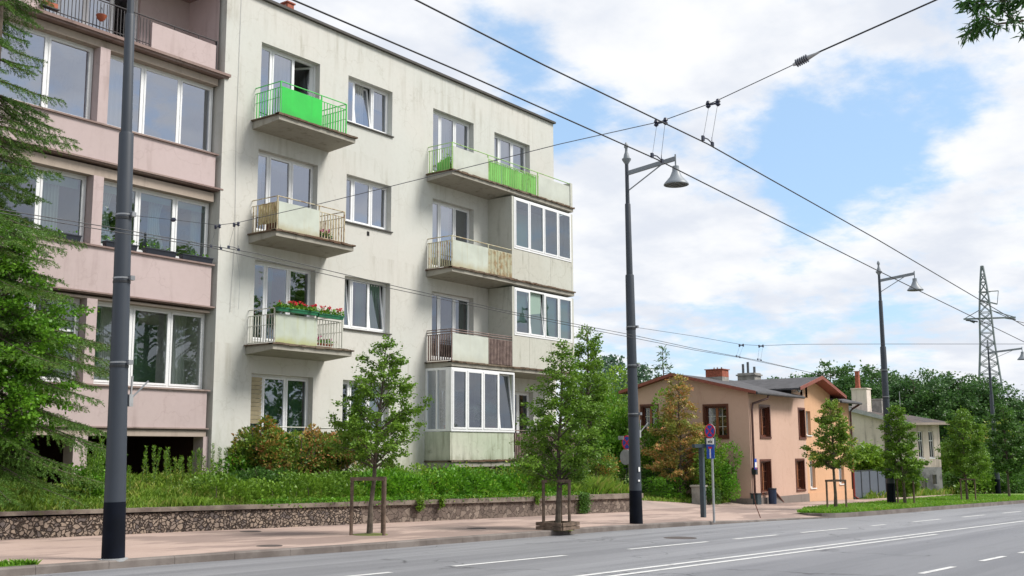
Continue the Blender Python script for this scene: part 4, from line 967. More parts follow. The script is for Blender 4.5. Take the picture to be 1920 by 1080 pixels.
hanger((408, 424), (405, 464), SPX, .40, 'left of the two hangers in front of the pink and cream blocks'); hanger((443, 420), (438, 466), SPX, .40, 'right of the two hangers in front of the pink and cream blocks')
hanger((1239, 228), (1232, 297), SPX, .48, 'hanger where the span wire crosses the thick wire above the lamp arm'); hanger((1337, 193), (1327, 265), SPX, .48, 'hanger against the blue sky right of the lamp arm')
hanger((1390, 647), (1384, 669), 21.94, .45, 'left of the two small far hangers above the salmon house'); hanger((1427, 648.5), (1424, 675), 21.94, .45, 'right of the two small far hangers above the salmon house')
# strain insulator on the stay
a, b = Vector(pX(1487, 122, SPX)), Vector(pX(1538, 97, SPX)); r = empty('strain_insulator', a, 'long ribbed insulator spliced into the stay in the upper sky', 'insulator'); d = (b-a); mb = MB()
mb.tube([(0, 0, 0), d*.15, d*.55, d], [.012, .022, .022, .006], 8); mb.build('core', 'galvanised', r)
mb = MB()
for k in range(6): c = d*(.14+.075*k); mb.tube([c-d*.012, c+d*.012], .036, 10)
mb.build('ribs', 'insulator', r)
p = Vector(pX(325, 412, SPX)); mb = MB(); mb.ball((0, 0, 0), (.03, .05, .03), 8); tag(mb.build('wire_shackle', 'insulator', loc=p), 'small egg insulator on the span wire beside the nearest post', 'insulator')
mb = MB(); mb.tube([pY(443, 470, 20.9), pY(450, 520, 20.9), pY(447, 580, 20.9)], .005, 4); tag(mb.build('loose_cable', 'galvanised'), 'thin loose cable hanging down the cream wall', 'cable')

# ================================================================== SIGNS, POSTS
import itertools
def disc(mb, c, r, u, v, n, off, mi=0, seg=28, r2=None):
    c = Vector(c)+n*off; vs = [c+u*cos(2*pi*k/seg)*r+v*sin(2*pi*k/seg)*r for k in range(seg)]; mb.add(vs, (tuple(range(seg)),), mi)
def sign_parts(R, kind, c, size, ang=0., back=False):
    """c: local centre of the plate; plates face the approaching traffic, direction ang"""
    n = Vector((cos(ang), sin(ang), 0)); u = Vector((-sin(ang), cos(ang), 0)); v = Vector((0, 0, 1)); c = Vector(c)
    if kind == 'nostop':
        mb = MB(); r = size; mb.tube([c-n*.012, c], r, 32); o = mb.build('sign_plate', 'sign_back', R)
        mb = MB(); disc(mb, c, r, u, v, n, .002); mb.build('red_ring', 'sign_red', o)
        mb = MB(); disc(mb, c, r*.80, u, v, n, .005); mb.build('blue_face', 'sign_blue', o)
        mb = MB()
        for s_ in (1, -1): d = (u+v*s_).normalized(); e = d.cross(n); mb.obox(c+n*.009, d*r*.82, e*r*.09, n*.002)
        mb.build('red_cross', 'sign_red', o)
    if kind == 'plate':      # white plate with a black tow truck sign
        w, h = size; mb = MB(); mb.obox(c, u*w, v*h, n*.006); o = mb.build('lower_plate', 'sign_white', R); mb = MB(); k = n*.009
        mb.obox(c+k-u*w*.35-v*h*.15, u*w*.25, v*h*.18, n*.001); mb.obox(c+k+u*w*.3-v*h*.3, u*w*.32, v*h*.12, n*.001); mb.obox(c+k-u*w*.02+v*h*.2, (u*.8+v*.3)*w*.35, v*h*.06, n*.001); mb.obox(c+k+u*w*.35+v*h*.02, u*w*.2, v*h*.12, n*.001)
        for q in (-.45, -.05, .45): disc(mb, c+u*w*q-v*h*.42, h*.17, u, v, n, .0105, 0, 12)
        mb.build('pictogram', 'sign_black', o)
    if kind == 'deadend':
        w, h = size; mb = MB(); mb.obox(c, u*w, v*h, n*.006); o = mb.build('blue_plate', 'sign_blue', R)
        mb = MB(); mb.obox(c+n*.009-v*h*.22, u*w*.17, v*h*.72, n*.001); mb.build('white_stem', 'sign_white', o)
        mb = MB(); mb.obox(c+n*.011+v*h*.55, u*w*.5, v*h*.13, n*.001); mb.build('red_bar', 'sign_red', o)
toward = lambda p, d=0: atan2(-p[1], -p[0])+d
b = pG(1339, 976); sc = ((CP-b)@(CP-b))**.5/F
R = empty('sign_post', b, 'galvanised post with no stopping disc over a blue dead end sign', 'traffic sign')
hz = lambda y: (976-y)*sc/1.0
mb = MB(); mb.tube([(0, 0, -.05), (0, 0, hz(803))], .028, 12); mb.build('post', 'galvanised', R, True)
an = toward(b, -.75); nv = Vector((cos(an), sin(an), 0))*.05
sign_parts(R, 'nostop', Vector((0, 0, hz(816)))+nv, 13.0*sc, an); sign_parts(R, 'plate', Vector((0, 0, hz(834.5)))+nv, (8.6*sc, 5.2*sc), an); sign_parts(R, 'deadend', Vector((0, 0, hz(853)))+nv, (9.0*sc, 12.6*sc), an)
b = pG(1319, 970); sc = ((CP-b)@(CP-b))**.5/F; R = empty('guide_post', b, 'dark teal square post with a sign box on top beside the dead end sign', 'signpost')
hz = lambda y: (970-y)*sc
mb = MB(); mb.box(-.055, .055, -.055, .055, -.05, hz(845)); mb.build('post', 'post_teal', R)
mb = MB(); d1 = Vector((cos(an), sin(an), 0)); u1 = Vector((-d1.y, d1.x, 0)); mb.obox((0, 0, hz(845)+.04), Vector((.25, -.1, 0)), Vector((.02, .05, 0)), (0, 0, .045)); mb.obox(Vector((.12, -.2, hz(840)+.06)), u1*.16, d1*.03, (0, 0, .14)); mb.build('sign_box', 'post_teal', R)
# sign half hidden behind the second lamp post
q = pY(1181, 905, 17.5); q[2] = g(q[0]); sc = ((CP-q)@(CP-q))**.5/F; R = empty('sign_post', q, 'galvanised post with no stopping disc half hidden behind the lamp post', 'traffic sign'); y0 = 540
zq = lambda y: (pY(1181, y, 17.5)[2]-q[2])
mb = MB(); mb.tube([(0, 0, -.05), (0, 0, zq(818))], .03, 12); mb.build('post', 'galvanised', R, True)
an2 = toward(q, -.8); nv = Vector((cos(an2), sin(an2), 0))*.05; sign_parts(R, 'nostop', Vector((-.02, .02, zq(830)))+nv, 13.5*sc, an2); sign_parts(R, 'plate', Vector((-.02, .02, zq(850)))+nv, (9*sc, 7*sc), an2)
mb = MB(); c = Vector((-.12, .12, zq(857))); n_ = Vector((cos(an2), sin(an2), 0)); mb.tube([c-n_*.02-nv, c-nv], 14*sc, 28); mb.build('round_mirror_back', 'sign_back', R)
mb = MB(); c = Vector((-.2, .2, zq(821))); mb.obox(c-nv*.6, Vector((-n_.y, n_.x, 0))*.12, (0, 0, .06), n_*.006); mb.build('rear_plate', 'sign_back', R)

# ================================================================== SALMON / ORANGE HOUSE
HX, HY, HX2, HXm = 36.95, 16.4, 47.55, 42.35
hs = empty('house', (HX, HY, g(40)), 'salmon gabled house joined to an orange half with a small attic gable', 'house')
def Z(px_, py_, X=HX): return pX(px_, py_, X)
apexY, apexZ = 19.35, 4.42; backY = 21.35; eaveZ = 3.72; bz_ = 3.90
zb = g(HX)-.1
# front wall (plane Y=HY): pixels to (X,Z)
def fx(px_, py_): p = pY(px_, py_, HY); return p[0], p[2]
fwin = []
for (xa, ya, xb, yb) in ((1424, 762, 1444, 819), (1426, 865, 1446, 922), (1497, 765, 1510, 822), (1488, 863, 1507, 917)):
    a, z1 = fx(xa, ya); b2, z0 = fx(xb, yb); fwin.append((a, b2, z0, z1))
owin = []
for (xa, ya, xb, yb) in ((1510.5, 768, 1517.5, 815), (1518, 871, 1530, 918), (1572, 868, 1584, 912)):
    a, z1 = fx(xa, ya); b2, z0 = fx(xb, yb); owin.append((a, b2, z0, z1))
fwin[2] = (41.7, 42.28, fwin[0][2], fwin[0][3]); fwin[3] = (41.2, 42.0, fwin[1][2], fwin[1][3])
owin[0] = (42.45, 42.95, fwin[0][2]+.1, fwin[0][3]-.04); owin[1] = (owin[1][0], owin[1][1], fwin[1][2]+.02, fwin[1][3]-.02); owin[2] = (owin[2][0], owin[2][1], fwin[1][2]+.1, fwin[1][3])
AT0, AT1, ATz, ATe = 41.05, 45.3, 4.52, 3.98     # attic gable: left/right wall, ridge, eave heights
slit = [(41.95, 42.25, 3.62, 4.22), (42.45, 42.72, 3.62, 4.2)]
mb = wall_holes(MB(), HX, HXm, zb+.3, eaveZ-.05, fwin, HY, .22); mb.quad((HX, HY, zb+.3), (HX, HY, eaveZ), (HX, backY, eaveZ), (HX, backY, zb+.3)) if False else None
mb.build('front_wall', 'salmon_plaster', hs)
mb = wall_holes(MB(), HXm, HX2, zb+.3, eaveZ-.05, owin, HY, .22); mb.build('front_wall', 'orange_plaster', hs)['label'] = 'orange half of the front wall'
# attic gable front, salmon left and orange right, following the roof line
def attic_z(x): c_ = 43.15; return ATz-.05-abs(x-c_)*(.20 if x < c_ else .23)
def attic(x0, x1, mat, hole):
    mb = MB(); xs = sorted({x0, x1, hole[0], hole[1], *( [43.15] if x0 < 43.15 < x1 else [])})
    for a, b2 in zip(xs[:-1], xs[1:]):
        if hole[0] <= a and b2 <= hole[1]:
            mb.quad((a, HY+.003, hole[3]), (b2, HY+.003, hole[3]), (b2, HY+.003, attic_z(b2)), (a, HY+.003, attic_z(a))); mb.quad((a, HY+.003, eaveZ-.05), (b2, HY+.003, eaveZ-.05), (b2, HY+.003, hole[2]), (a, HY+.003, hole[2])) if hole[2] > eaveZ-.05 else None
        else: mb.quad((a, HY+.003, eaveZ-.05), (b2, HY+.003, eaveZ-.05), (b2, HY+.003, attic_z(b2)), (a, HY+.003, attic_z(a)))
    return mb
slit = [(41.95, 42.2, 3.75, 4.2), (42.5, 42.74, 3.72, 4.24)]
attic(AT0, HXm, 'salmon_plaster', slit[0]).build('attic_wall', 'salmon_plaster', hs)
mb = attic(HXm, AT1, 'orange_plaster', slit[1]); mb.quad((AT1, HY+.003, eaveZ-.05), (AT1, HY+3, eaveZ-.05), (AT1, HY+3, attic_z(AT1)), (AT1, HY+.003, attic_z(AT1))); mb.build('attic_wall', 'orange_plaster', hs)
mb = MB()
for s_ in slit: mb.box(s_[0], s_[1], HY+.06, HY+.12, s_[2]-.25, s_[3])
mb.build('attic_shutter', 'brown_wood', hs)
mb = MB(); mb.quad((AT0, HY+.003, 3.6), (AT0, HY+4, 3.6), (AT0, HY+4, attic_z(AT0)), (AT0, HY+.003, attic_z(AT0))); mb.build('attic_side', 'roof_dark', hs)
# gable end wall facing the driveway, with two windows
gw = []
for (xa, ya, xb, yb) in ((1321, 762, 1364, 819), (1203, 762, 1233, 819)):
    a = pX(xa, ya, HX); b2 = pX(xb, yb, HX); gw.append((b2[1], a[1], b2[2], a[2]))
gwl = (pX(1364, 866, HX)[1], pX(1345, 866, HX)[1]+.3, .05, pX(1364, 866, HX)[2])
mb = MB(); ys = sorted({HY, backY, apexY, gw[0][0], gw[0][1], gw[1][0], gw[1][1], gwl[0], gwl[1]})
def gz_(y): return eaveZ+(apexZ-eaveZ)*(1-abs(y-apexY)/(apexY-HY)) if y <= apexY else bz_+(apexZ-bz_)*(1-(y-apexY)/(backY-apexY))
for a, b2 in zip(ys[:-1], ys[1:]):
    cuts = [(h[2], h[3]) for h in (*gw, gwl) if h[0]-1e-6 <= a and b2 <= h[1]+1e-6]; cuts.sort(); z = zb+.3
    for (c, d) in cuts: mb.quad((HX, a, z), (HX, b2, z), (HX, b2, c), (HX, a, c)); z = d
    mb.quad((HX, a, z), (HX, b2, z), (HX, b2, gz_(b2)), (HX, a, gz_(a)))
for h in (*gw, gwl):
    a, b2, c, d = h; X2 = HX+.2
    mb.quad((HX, a, c), (X2, a, c), (X2, a, d), (HX, a, d)); mb.quad((HX, b2, c), (X2, b2, c), (X2, b2, d), (HX, b2, d)); mb.quad((HX, a, d), (HX, b2, d), (X2, b2, d), (X2, a, d)); mb.quad((HX, a, c), (HX, b2, c), (X2, b2, c), (X2, a, c))
mb.build('gable_wall', 'salmon_plaster', hs)
mb = MB(); mb.quad((HX2, HY, zb), (HX2, backY, zb), (HX2, backY, eaveZ), (HX2, HY, eaveZ)); mb.quad((HX, backY, zb), (HX, backY, eaveZ), (HX2, backY, eaveZ), (HX2, backY, zb)); mb.build('rear_wall', 'orange_plaster', hs)
# plinth
mb = MB(); mb.box(HX-.05, HXm, HY-.05, HY+.2, g(HX2)-.2, zb+.305); mb.box(HX-.05, HX+.2, HY+.21, 17.3, g(HX2)-.2, zb+.30); mb.build('plinth', 'grey_base', hs)
mb = MB(); mb.box(HXm+.004, HX2, HY-.03, HY+.2, g(HX2)-.3, zb+.33); s_ = mb.build('plinth', 'orange_plaster', hs)
# roofs
def roof_plane(mb, x0, x1, ya, za, yb_, zb_, th=.09, mi=0):
    mb.add([(x0, ya, za), (x1, ya, za), (x1, yb_, zb_), (x0, yb_, zb_), (x0, ya, za-th), (x1, ya, za-th), (x1, yb_, zb_-th), (x0, yb_, zb_-th)], ((0, 1, 2, 3), (4, 7, 6, 5), (0, 4, 5, 1), (1, 5, 6, 2), (2, 6, 7, 3), (3, 7, 4, 0)), mi)
slope = (apexZ-eaveZ)/(apexY-HY)
mb = MB(); ye = HY-.42; ze = eaveZ-.42*slope+.1
roof_plane(mb, HX-.28, AT0+.2, ye, ze, apexY, apexZ+.1); roof_plane(mb, HX-.28, HX2+.3, backY+.3, bz_+.02, apexY, apexZ+.1); roof_plane(mb, AT0+.2, AT1, HY+.6, eaveZ+.6*slope+.1, apexY, apexZ+.1)
rf = mb.build('roof', 'roof_dark', hs)
mb = MB(); roof_plane(mb, AT1-.1, HX2+.35, ye, ze-.02, apexY, apexZ+.08); mb.build('roof', 'roof_dark', hs)
# red verge boards on the gable
mb = MB()
for (ya, za, yb_, zb_) in ((ye, ze, apexY, apexZ+.1), (apexY, apexZ+.1, backY+.3, bz_+.02)):
    mb.add([(HX-.3, ya, za+.015), (HX-.3, yb_, zb_+.015), (HX-.3, yb_, zb_-.10), (HX-.3, ya, za-.10), (HX-.27, ya, za+.015), (HX-.27, yb_, zb_+.015), (HX-.27, yb_, zb_-.10), (HX-.27, ya, za-.10)], ((0, 1, 2, 3), (4, 7, 6, 5), (0, 4, 5, 1), (3, 2, 6, 7), (0, 3, 7, 4), (1, 5, 6, 2)))
mb.build('verge_board', 'roof_red_trim', rf)
mb = MB()
for (ya, za, yb_, zb_) in ((ye, ze-.1, apexY, apexZ-.0), (apexY, apexZ-.0, backY+.3, bz_-.08)): mb.quad((HX-.27, ya, za), (HX, ya, za), (HX, yb_, zb_), (HX-.27, yb_, zb_))
mb.build('soffit', 'roof_red_trim', rf)
# attic roof: ridge runs front to back
mb = MB(); yo = HY-.5; yb2 = HY+4.2; c_ = 43.15
for (x0, z0, x1, z1, th) in ((AT0-.35, attic_z(AT0)-.03, c_, ATz+.06, .07), (c_, ATz+.06, AT1+.55, attic_z(AT1)-.1, .07)):
    mb.add([(x0, yo, z0), (x1, yo, z1), (x1, yb2, z1), (x0, yb2, z0), (x0, yo, z0-th), (x1, yo, z1-th), (x1, yb2, z1-th), (x0, yb2, z0-th)], ((0, 1, 2, 3), (4, 7, 6, 5), (0, 4, 5, 1), (1, 5, 6, 2), (3, 7, 4, 0)))
ar = mb.build('attic_roof', 'roof_dark', hs)
mb = MB()
for (x0, z0, x1, z1) in ((AT0-.37, attic_z(AT0)-.03, c_, ATz+.06), (c_, ATz+.06, AT1+.57, attic_z(AT1)-.1)):
    mb.add([(x0, yo-.02, z0+.03), (x1, yo-.02, z1+.03), (x1, yo-.02, z1-.1), (x0, yo-.02, z0-.1), (x0, yo+.02, z0+.03), (x1, yo+.02, z1+.03), (x1, yo+.02, z1-.1), (x0, yo+.02, z0-.1)], ((0, 1, 2, 3), (4, 7, 6, 5), (0, 4, 5, 1), (3, 2, 6, 7)))
x0, x1 = c_, AT1+.55; mb.quad((x0, yo, ATz-.02), (x1, yo, attic_z(AT1)-.18), (x1, HY, attic_z(AT1)-.18), (x0, HY, ATz-.02)); mb.box(AT1+.5, AT1+.56, yo, yb2, attic_z(AT1)-.2, attic_z(AT1)-.09)
mb.build('verge_board', 'roof_red_trim', ar)
# gutters and downpipes
mb = MB(); mb.tube([(HX-.28, ye-.03, ze-.06), (AT0+.15, ye-.03, ze-.06)], .05, 10); mb.tube([(AT1+.02, ye-.03, ze-.08), (HX2+.35, ye-.03, ze-.08)], .05, 10); mb.build('gutter', 'roof_dark', rf)
mb = MB(); mb.tube([(HX+.85, ye, ze-.1), (HX+.8, ye+.02, ze-.22), (HX+.2, HY-.08, ze-.42), (HX+.12, HY-.07, ze-.65), (HX+.12, HY-.07, g(HX)+.35)], .042, 10); mb.build('downpipe', 'gutter_brown', hs)
mb = MB(); mb.tube([(HX2+.2, ye, ze-.12), (HX2+.15, HY-.12, ze-.3), (HX2-.02, HY-.07, ze-.42), (HX2-.02, HY-.07, g(HX2)+1.9)], .045, 10); mb.build('downpipe', 'gutter_brown', hs)
mb = MB(); mb.tube([(HX2-.02, HY-.07, g(HX2)+1.895), (HX2-.02, HY-.07, g(HX2)+.12), (HX2+.2, HY-.15, g(HX2)+.02)], .045, 10); mb.build('downpipe', 'gutter_red', hs)
mb = MB(); mb.box(HX+.03, HX+.21, HY-.17, HY-.02, g(HX)+1.05, g(HX)+1.3); mb.build('meter_box', 'gate_frame', hs)
# windows of the house
def house_window(x0, x1, z0, z1, plane, at, frame, wide=False, label=None, cur=None):
    """plane 'Y' (front) or 'X' (gable); simple casement with frame, glazing bars and surround"""
    def T(u, w, v): return (u, at+w, v) if plane == 'Y' else (at+w, u, v)
    mb = MB()
    def bx(u0, u1, w0, w1, v0, v1):
        p, q = T(u0, w0, v0), T(u1, w1, v1); mb.box(p[0], q[0], p[1], q[1], p[2], q[2])
    t = .07 if frame != 'white_pvc' else .05; y = .12
    if frame == 'brown_wood':   # surround proud of the wall
        s_ = .075; bx(x0-s_, x1+s_, -.02, .02, z1, z1+s_); bx(x0-s_, x1+s_, -.035, .02, z0-s_, z0); bx(x0-s_, x0, -.02, .02, z0, z1); bx(x1, x1+s_, -.02, .02, z0, z1)
        bx(x0, x0+.03, .02, y-.005, z0, z1); bx(x1-.03, x1, .02, y-.005, z0, z1); bx(x0+.03, x1-.03, .02, y-.005, z1-.03, z1)
    else: bx(x0-.04, x1+.04, -.04, y, z0-.045, z0-.005)
    bx(x0, x0+t, y, y+.06, z0, z1); bx(x1-t, x1, y, y+.06, z0, z1); bx(x0+t, x1-t, y, y+.06, z0, z0+t); bx(x0+t, x1-t, y, y+.06, z1-t, z1); m = (x0+x1)/2
    w = mb.build('window', frame, hs)
    if label: w['label'] = label
    mb = MB(); bx(m-.045, m+.045, y-.01, y+.065, z0+t, z1-t); mb.build('mullion', 'orange_wood' if frame == 'brown_wood' else frame, w)
    mb = MB()
    for k in (1, 2): zz_ = z0+(z1-z0)*k/3; bx(x0+t, m-.046, y+.012, y+.03, zz_-.01, zz_+.01); bx(m+.046, x1-t, y+.012, y+.03, zz_-.01, zz_+.01)
    for q in (.27, .73): xx = x0+(x1-x0)*q; bx(xx-.009, xx+.009, y+.01, y+.028, z0+t, z1-t)
    if frame != 'white_pvc': mb.build('glazing_bar', frame if not wide else 'bars_grey', w)
    mb = MB(); A, B, C_, D_ = T(x0+t, y+.035, z0+t), T(x1-t, y+.035, z0+t), T(x1-t, y+.035, z1-t), T(x0+t, y+.035, z1-t); mb.quad(A, B, C_, D_); mb.build('glass', 'green_glass', w)
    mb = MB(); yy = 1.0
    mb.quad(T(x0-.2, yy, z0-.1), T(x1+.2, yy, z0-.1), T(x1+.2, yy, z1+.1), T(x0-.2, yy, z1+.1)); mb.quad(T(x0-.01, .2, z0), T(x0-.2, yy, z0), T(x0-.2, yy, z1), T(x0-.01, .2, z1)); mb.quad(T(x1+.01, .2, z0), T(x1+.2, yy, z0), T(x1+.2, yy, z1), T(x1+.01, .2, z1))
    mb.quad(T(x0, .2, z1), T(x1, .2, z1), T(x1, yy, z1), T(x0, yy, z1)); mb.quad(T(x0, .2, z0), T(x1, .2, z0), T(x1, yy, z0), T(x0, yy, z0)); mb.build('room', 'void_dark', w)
    if cur:
        mb = MB(); n = 12
        vs = [T(x0+t+(x1-x0-2*t)*i/n*cur, .3+.02*(i % 2), z) for z in (z0, z1-.05) for i in range(n+1)]
        mb.add(vs, [(i, i+1, n+2+i, n+1+i) for i in range(n)]); mb.build('curtain', 'curtain_white', w)
for k, h in enumerate(fwin): house_window(*h, 'Y', HY, 'brown_wood', cur=.55 if k % 2 else .3)
for h in owin: house_window(*h, 'Y', HY, 'white_pvc', cur=.9)
house_window(gw[0][0], gw[0][1], gw[0][2], gw[0][3], 'X', HX, 'brown_wood', True); house_window(gw[1][0], gw[1][1], gw[1][2], gw[1][3], 'X', HX, 'brown_wood', True); house_window(*gwl, 'X', HX, 'brown_wood', True)
# chimneys
p = pX(1345, 713, 40); mb = MB(); cx, cy = p[0], p[1]; hw = .36; zc0, zc1 = gz_(cy)-.1, pX(1345, 694, 40)[2]
mb.box(cx-.3, cx+.3, cy-hw, cy+hw, zc0, zc0+.28, 1); mb.box(cx-.3, cx+.3, cy-hw, cy+hw, zc0+.282, zc1, 0); mb.box(cx-.34, cx+.34, cy-hw-.04, cy+hw+.04, zc1, zc1+.03, 0)
for k in (-.2, -.02, .12): mb.lathe((cx, cy+k, zc1+.03), [(.03, 0), (.03, .08), (0, .08)], 8, 1)
mb.build('chimney', ['brick_red', 'chimney_grey'], hs)
p = pX(1405, 708, 45); cx, cy = p[0], p[1]; zt_ = pX(1405, 700, 45)[2]; mb = MB(); mb.box(cx-.35, cx+.35, cy-.4, cy+.4, 3.8, zt_); mb.box(cx-.4, cx+.4, cy-.46, cy+.46, zt_-.12, zt_-.06); ch = mb.build('chimney', 'chimney_grey', hs); mb = MB()
for k, hh in ((.28, .42), (.05, .5), (-.25, .28)): mb.tube([(cx, cy+k, zt_), (cx, cy+k, zt_+hh)], .055, 10)
mb.build('flue_pipe', 'span_grey', ch)
mb = MB(); p = pY(1486, 733, HY); mb.tube([(p[0], HY-.02, p[2]-.05), (p[0]+.05, HY-.22, p[2]+.05)], .02, 6); mb.ball((p[0]+.06, HY-.24, p[2]+.04), (.07, .07, .12), 10); mb.build('wall_lamp', 'sign_white', hs)
for ob in list(hs.children): ob.matrix_parent_inverse = Matrix.Translation(-Vector(hs.location))
# small sign on a bracket by the downpipe, bins and junk at the foot
p = pY(1416.5, 870, HY-.25); R = empty('bus_stop_plate', p, 'small blue and white plate fixed by the house downpipe', 'sign'); mb = MB(); mb.box(-.09, .09, -.01, .01, -.19, .19); mb.build('plate', 'sign_blue', R)
mb = MB(); mb.box(-.07, .07, -.016, -.011, -.12, .06); mb.build('white_field', 'sign_white', R); mb = MB(); mb.box(-.04, .04, -.019, -.0165, -.165, -.13); mb.build('red_mark', 'sign_red', R)
b = pG(1418, 946); R = empty('grit_bin', b, 'dark box at the foot of the house downpipe', 'bin'); mb = MB(); mb.box(-.17, .17, -.13, .13, 0, .36); mb.build('body', 'bin_dark', R); mb = MB(); mb.box(-.19, .19, -.15, .15, .362, .40); mb.build('lid', 'gate_frame', R)
b = pG(1449, 945); R = empty('litter_bin', b, 'dark blue cylindrical bin standing against the salmon wall', 'bin'); mb = MB(); mb.lathe((0, 0, 0), [(.14, 0), (.15, .5), (.15, .55), (.12, .56), (.12, .4), (0, .4)], 18); mb.build('body', 'bin_blue', R, True); mb = MB(); mb.lathe((0, 0, .52), [(.155, 0), (.16, .01), (.16, .04), (.155, .05)], 18); mb.build('rim', 'gate_frame', R)
a = pY(1453, 922, HY-.1); b = pG(1468, 943); mb = MB(); mb.beam(a, (b[0], b[1], b[2]+.03), .09, .035); tag(mb.build('plank', 'rust'), 'brown plank leaning on the blue bin by the salmon wall', 'plank')
b = pG(1426, 971); mb = MB(); mb.tube([(0, 0, 0), (-.03, .1, .3), (-.09, .12, .62)], .012, 6); tag(mb.build('thin_stake', 'rust', loc=b), 'thin rusty bent stake standing on the driveway mouth', 'stake')

# ================================================================== GATE, OLD HOUSE
ga = pG(1600, 936); gb = pG(1662, 933); R = empty('yard_gate', ga, 'dark grey sheet metal gate of tall panels beside the orange house', 'gate')
dv = Vector(gb-ga); dv.z = 0; Lg = dv.length; du = dv.normalized(); nv_ = Vector((du.y, -du.x, 0)); zg = pX(1630, 882, (ga[0]+gb[0])/2)[2]-ga[2]
n = 4
for k in range(n):
    mb = MB(); c = du*(Lg*(k+.5)/n); mb.obox((c.x, c.y, zg/2), du*(Lg/n/2-.045), nv_*.012, (0, 0, zg/2-.03)); o = mb.build('panel', 'gate_panel', R)
mb = MB()
for k in range(n+1): c = du*(Lg*k/n); mb.obox((c.x, c.y, zg/2), du*.04, nv_*.03, (0, 0, zg/2))
mb.obox((dv.x/2, dv.y/2, zg+.004), du*Lg/2, nv_*.02, (0, 0, .02)); mb.build('frame', 'gate_frame', R)

A = Vector((60, 17.95, 0)); A0 = Vector((60, 20.9, 0)); Bv = Vector((61.6, 16.35, 0)); C0 = Vector((66.5, 19.5, 0)); D0 = Vector((65, 24, 0))
oh = empty('house', (A.x, A.y, g(60)), 'shabby beige plastered house with dark tiled roof behind the far young trees', 'house')
def hz_(px_, py_, X): return pX(px_, py_, X)[2]
zE = 3.08; zPk = 4.1; zf0 = g(60)-.4
mb = MB(); mb.add([(60, 17.95, zf0), (60, 20.9, zf0), (60, 20.9, 4.0), (60, 17.95, 3.1)], ((0, 1, 2, 3),)); mb.add([(60, 20.9, zf0), (60, 24, zf0), (60, 24, 3.4), (60, 20.9, 4.0)], ((0, 1, 2, 3),))
mb.build('gable_wall', 'old_plaster', oh)
# front wall A->B and side wall B->C with windows set proud as framed recesses
def poly_wall(mb, a, b, z0, z1, holes, depth=.14):
    d = (b-a); L = d.length; d = d.normalized(); n_ = Vector((-d.y, d.x, 0))
    if n_.dot(Vector((1, 1, 0))) < 0: n_ = -n_
    X_ = sorted({0, L, *[h[0] for h in holes], *[h[1] for h in holes]}); Z_ = sorted({z0, z1, *[h[2] for h in holes], *[h[3] for h in holes]})
    P = lambda u, w, z: tuple(a+d*u+n_*w+Vector((0, 0, z)))
    for p, q in zip(X_[:-1], X_[1:]):
        for c, e in zip(Z_[:-1], Z_[1:]):
            if any(h[0] < (p+q)/2 < h[1] and h[2] < (c+e)/2 < h[3] for h in holes): continue
            mb.quad(P(p, 0, c), P(q, 0, c), P(q, 0, e), P(p, 0, e))
    for (p, q, c, e) in holes: mb.quad(P(p, 0, c), P(p, depth, c), P(p, depth, e), P(p, 0, e)); mb.quad(P(q, 0, c), P(q, depth, c), P(q, depth, e), P(q, 0, e)); mb.quad(P(p, 0, e), P(q, 0, e), P(q, depth, e), P(p, depth, e)); mb.quad(P(p, 0, c), P(q, 0, c), P(q, depth, c), P(p, depth, c))
    return P
w1_ = [(.35, .6, 1.2, 2.62), (1.0, 1.28, 1.2, 2.62), (1.62, 1.9, 1.2, 2.62)]; w2_ = [(.5, .8, 1.3, 2.55), (1.9, 2.2, 1.3, 2.55)]
mb = MB(); Pa = poly_wall(mb, A, Bv, .7, zE, w1_); mb.build('front_wall', 'old_plaster', oh)
mb = MB(); poly_wall(mb, A, Bv, zf0, .695, [(1.0, 1.35, -.5, .05), (1.7, 1.95, -.2, .3)]); mb.build('lower_wall', 'grey_rough_wall', oh)
mb = MB(); Pb = poly_wall(mb, Bv, C0, zf0, zE, w2_); mb.build('side_wall', 'old_plaster', oh)
for (Pf, hh) in ((Pa, w1_), (Pb, w2_)):
    for (p, q, c, e) in hh:
        mb = MB()
        for (u0, u1, z0_, z1_) in ((p, p+.045, c, e), (q-.045, q, c, e), (p+.045, q-.045, c, c+.05), (p+.045, q-.045, e-.05, e), (p+.045, q-.045, c+(e-c)*.62, c+(e-c)*.66), ((p+q)/2-.015, (p+q)/2+.015, c+.05, e-.05)):
            mb.quad(Pf(u0, .08, z0_), Pf(u1, .08, z0_), Pf(u1, .08, z1_), Pf(u0, .08, z1_))
        mb.quad(Pf(p-.05, -.05, c-.06), Pf(q+.05, -.05, c-.06), Pf(q+.05, -.05, c), Pf(p-.05, -.05, c)); w = mb.build('window', 'white_pvc', oh)
        mb = MB(); mb.quad(Pf(p, .1, c), Pf(q, .1, c), Pf(q, .1, e), Pf(p, .1, e)); mb.build('glass', 'sign_black', w)
# roof: slopes from ridge to the front eaves, white fascia on the gable
mb = MB(); ov = Vector((-.35, -.55, 0)); Ae = Vector((59.7, 17.35, zE-.02)); Be = Vector((61.7, 15.75, zE+.0)); Ce = Vector((67.2, 19.2, zE+.02)); Rg0 = Vector((59.7, 21.5, 4.2)); Rg1 = Vector((64.6, 20.7, 4.0)); De = Vector((59.7, 25, 3.3)); Ee = Vector((66, 24.5, 3.2))
mb.add([Ae, Be, Rg1, Rg0], ((0, 1, 2, 3),)); mb.add([Be, Ce, Rg1], ((0, 1, 2),)); mb.add([Rg0, Rg1, Ee, De], ((0, 1, 2, 3),)); mb.add([Ce, Ee, Rg1], ((0, 1, 2),))
dn = Vector((0, 0, -.12)); mb.add([Ae+dn, Be+dn, Rg1+dn, Rg0+dn], ((3, 2, 1, 0),)); mb.add([Be+dn, Ce+dn, Rg1+dn], ((2, 1, 0),))
rfo = mb.build('roof', 'roof_tile', oh)
mb = MB()
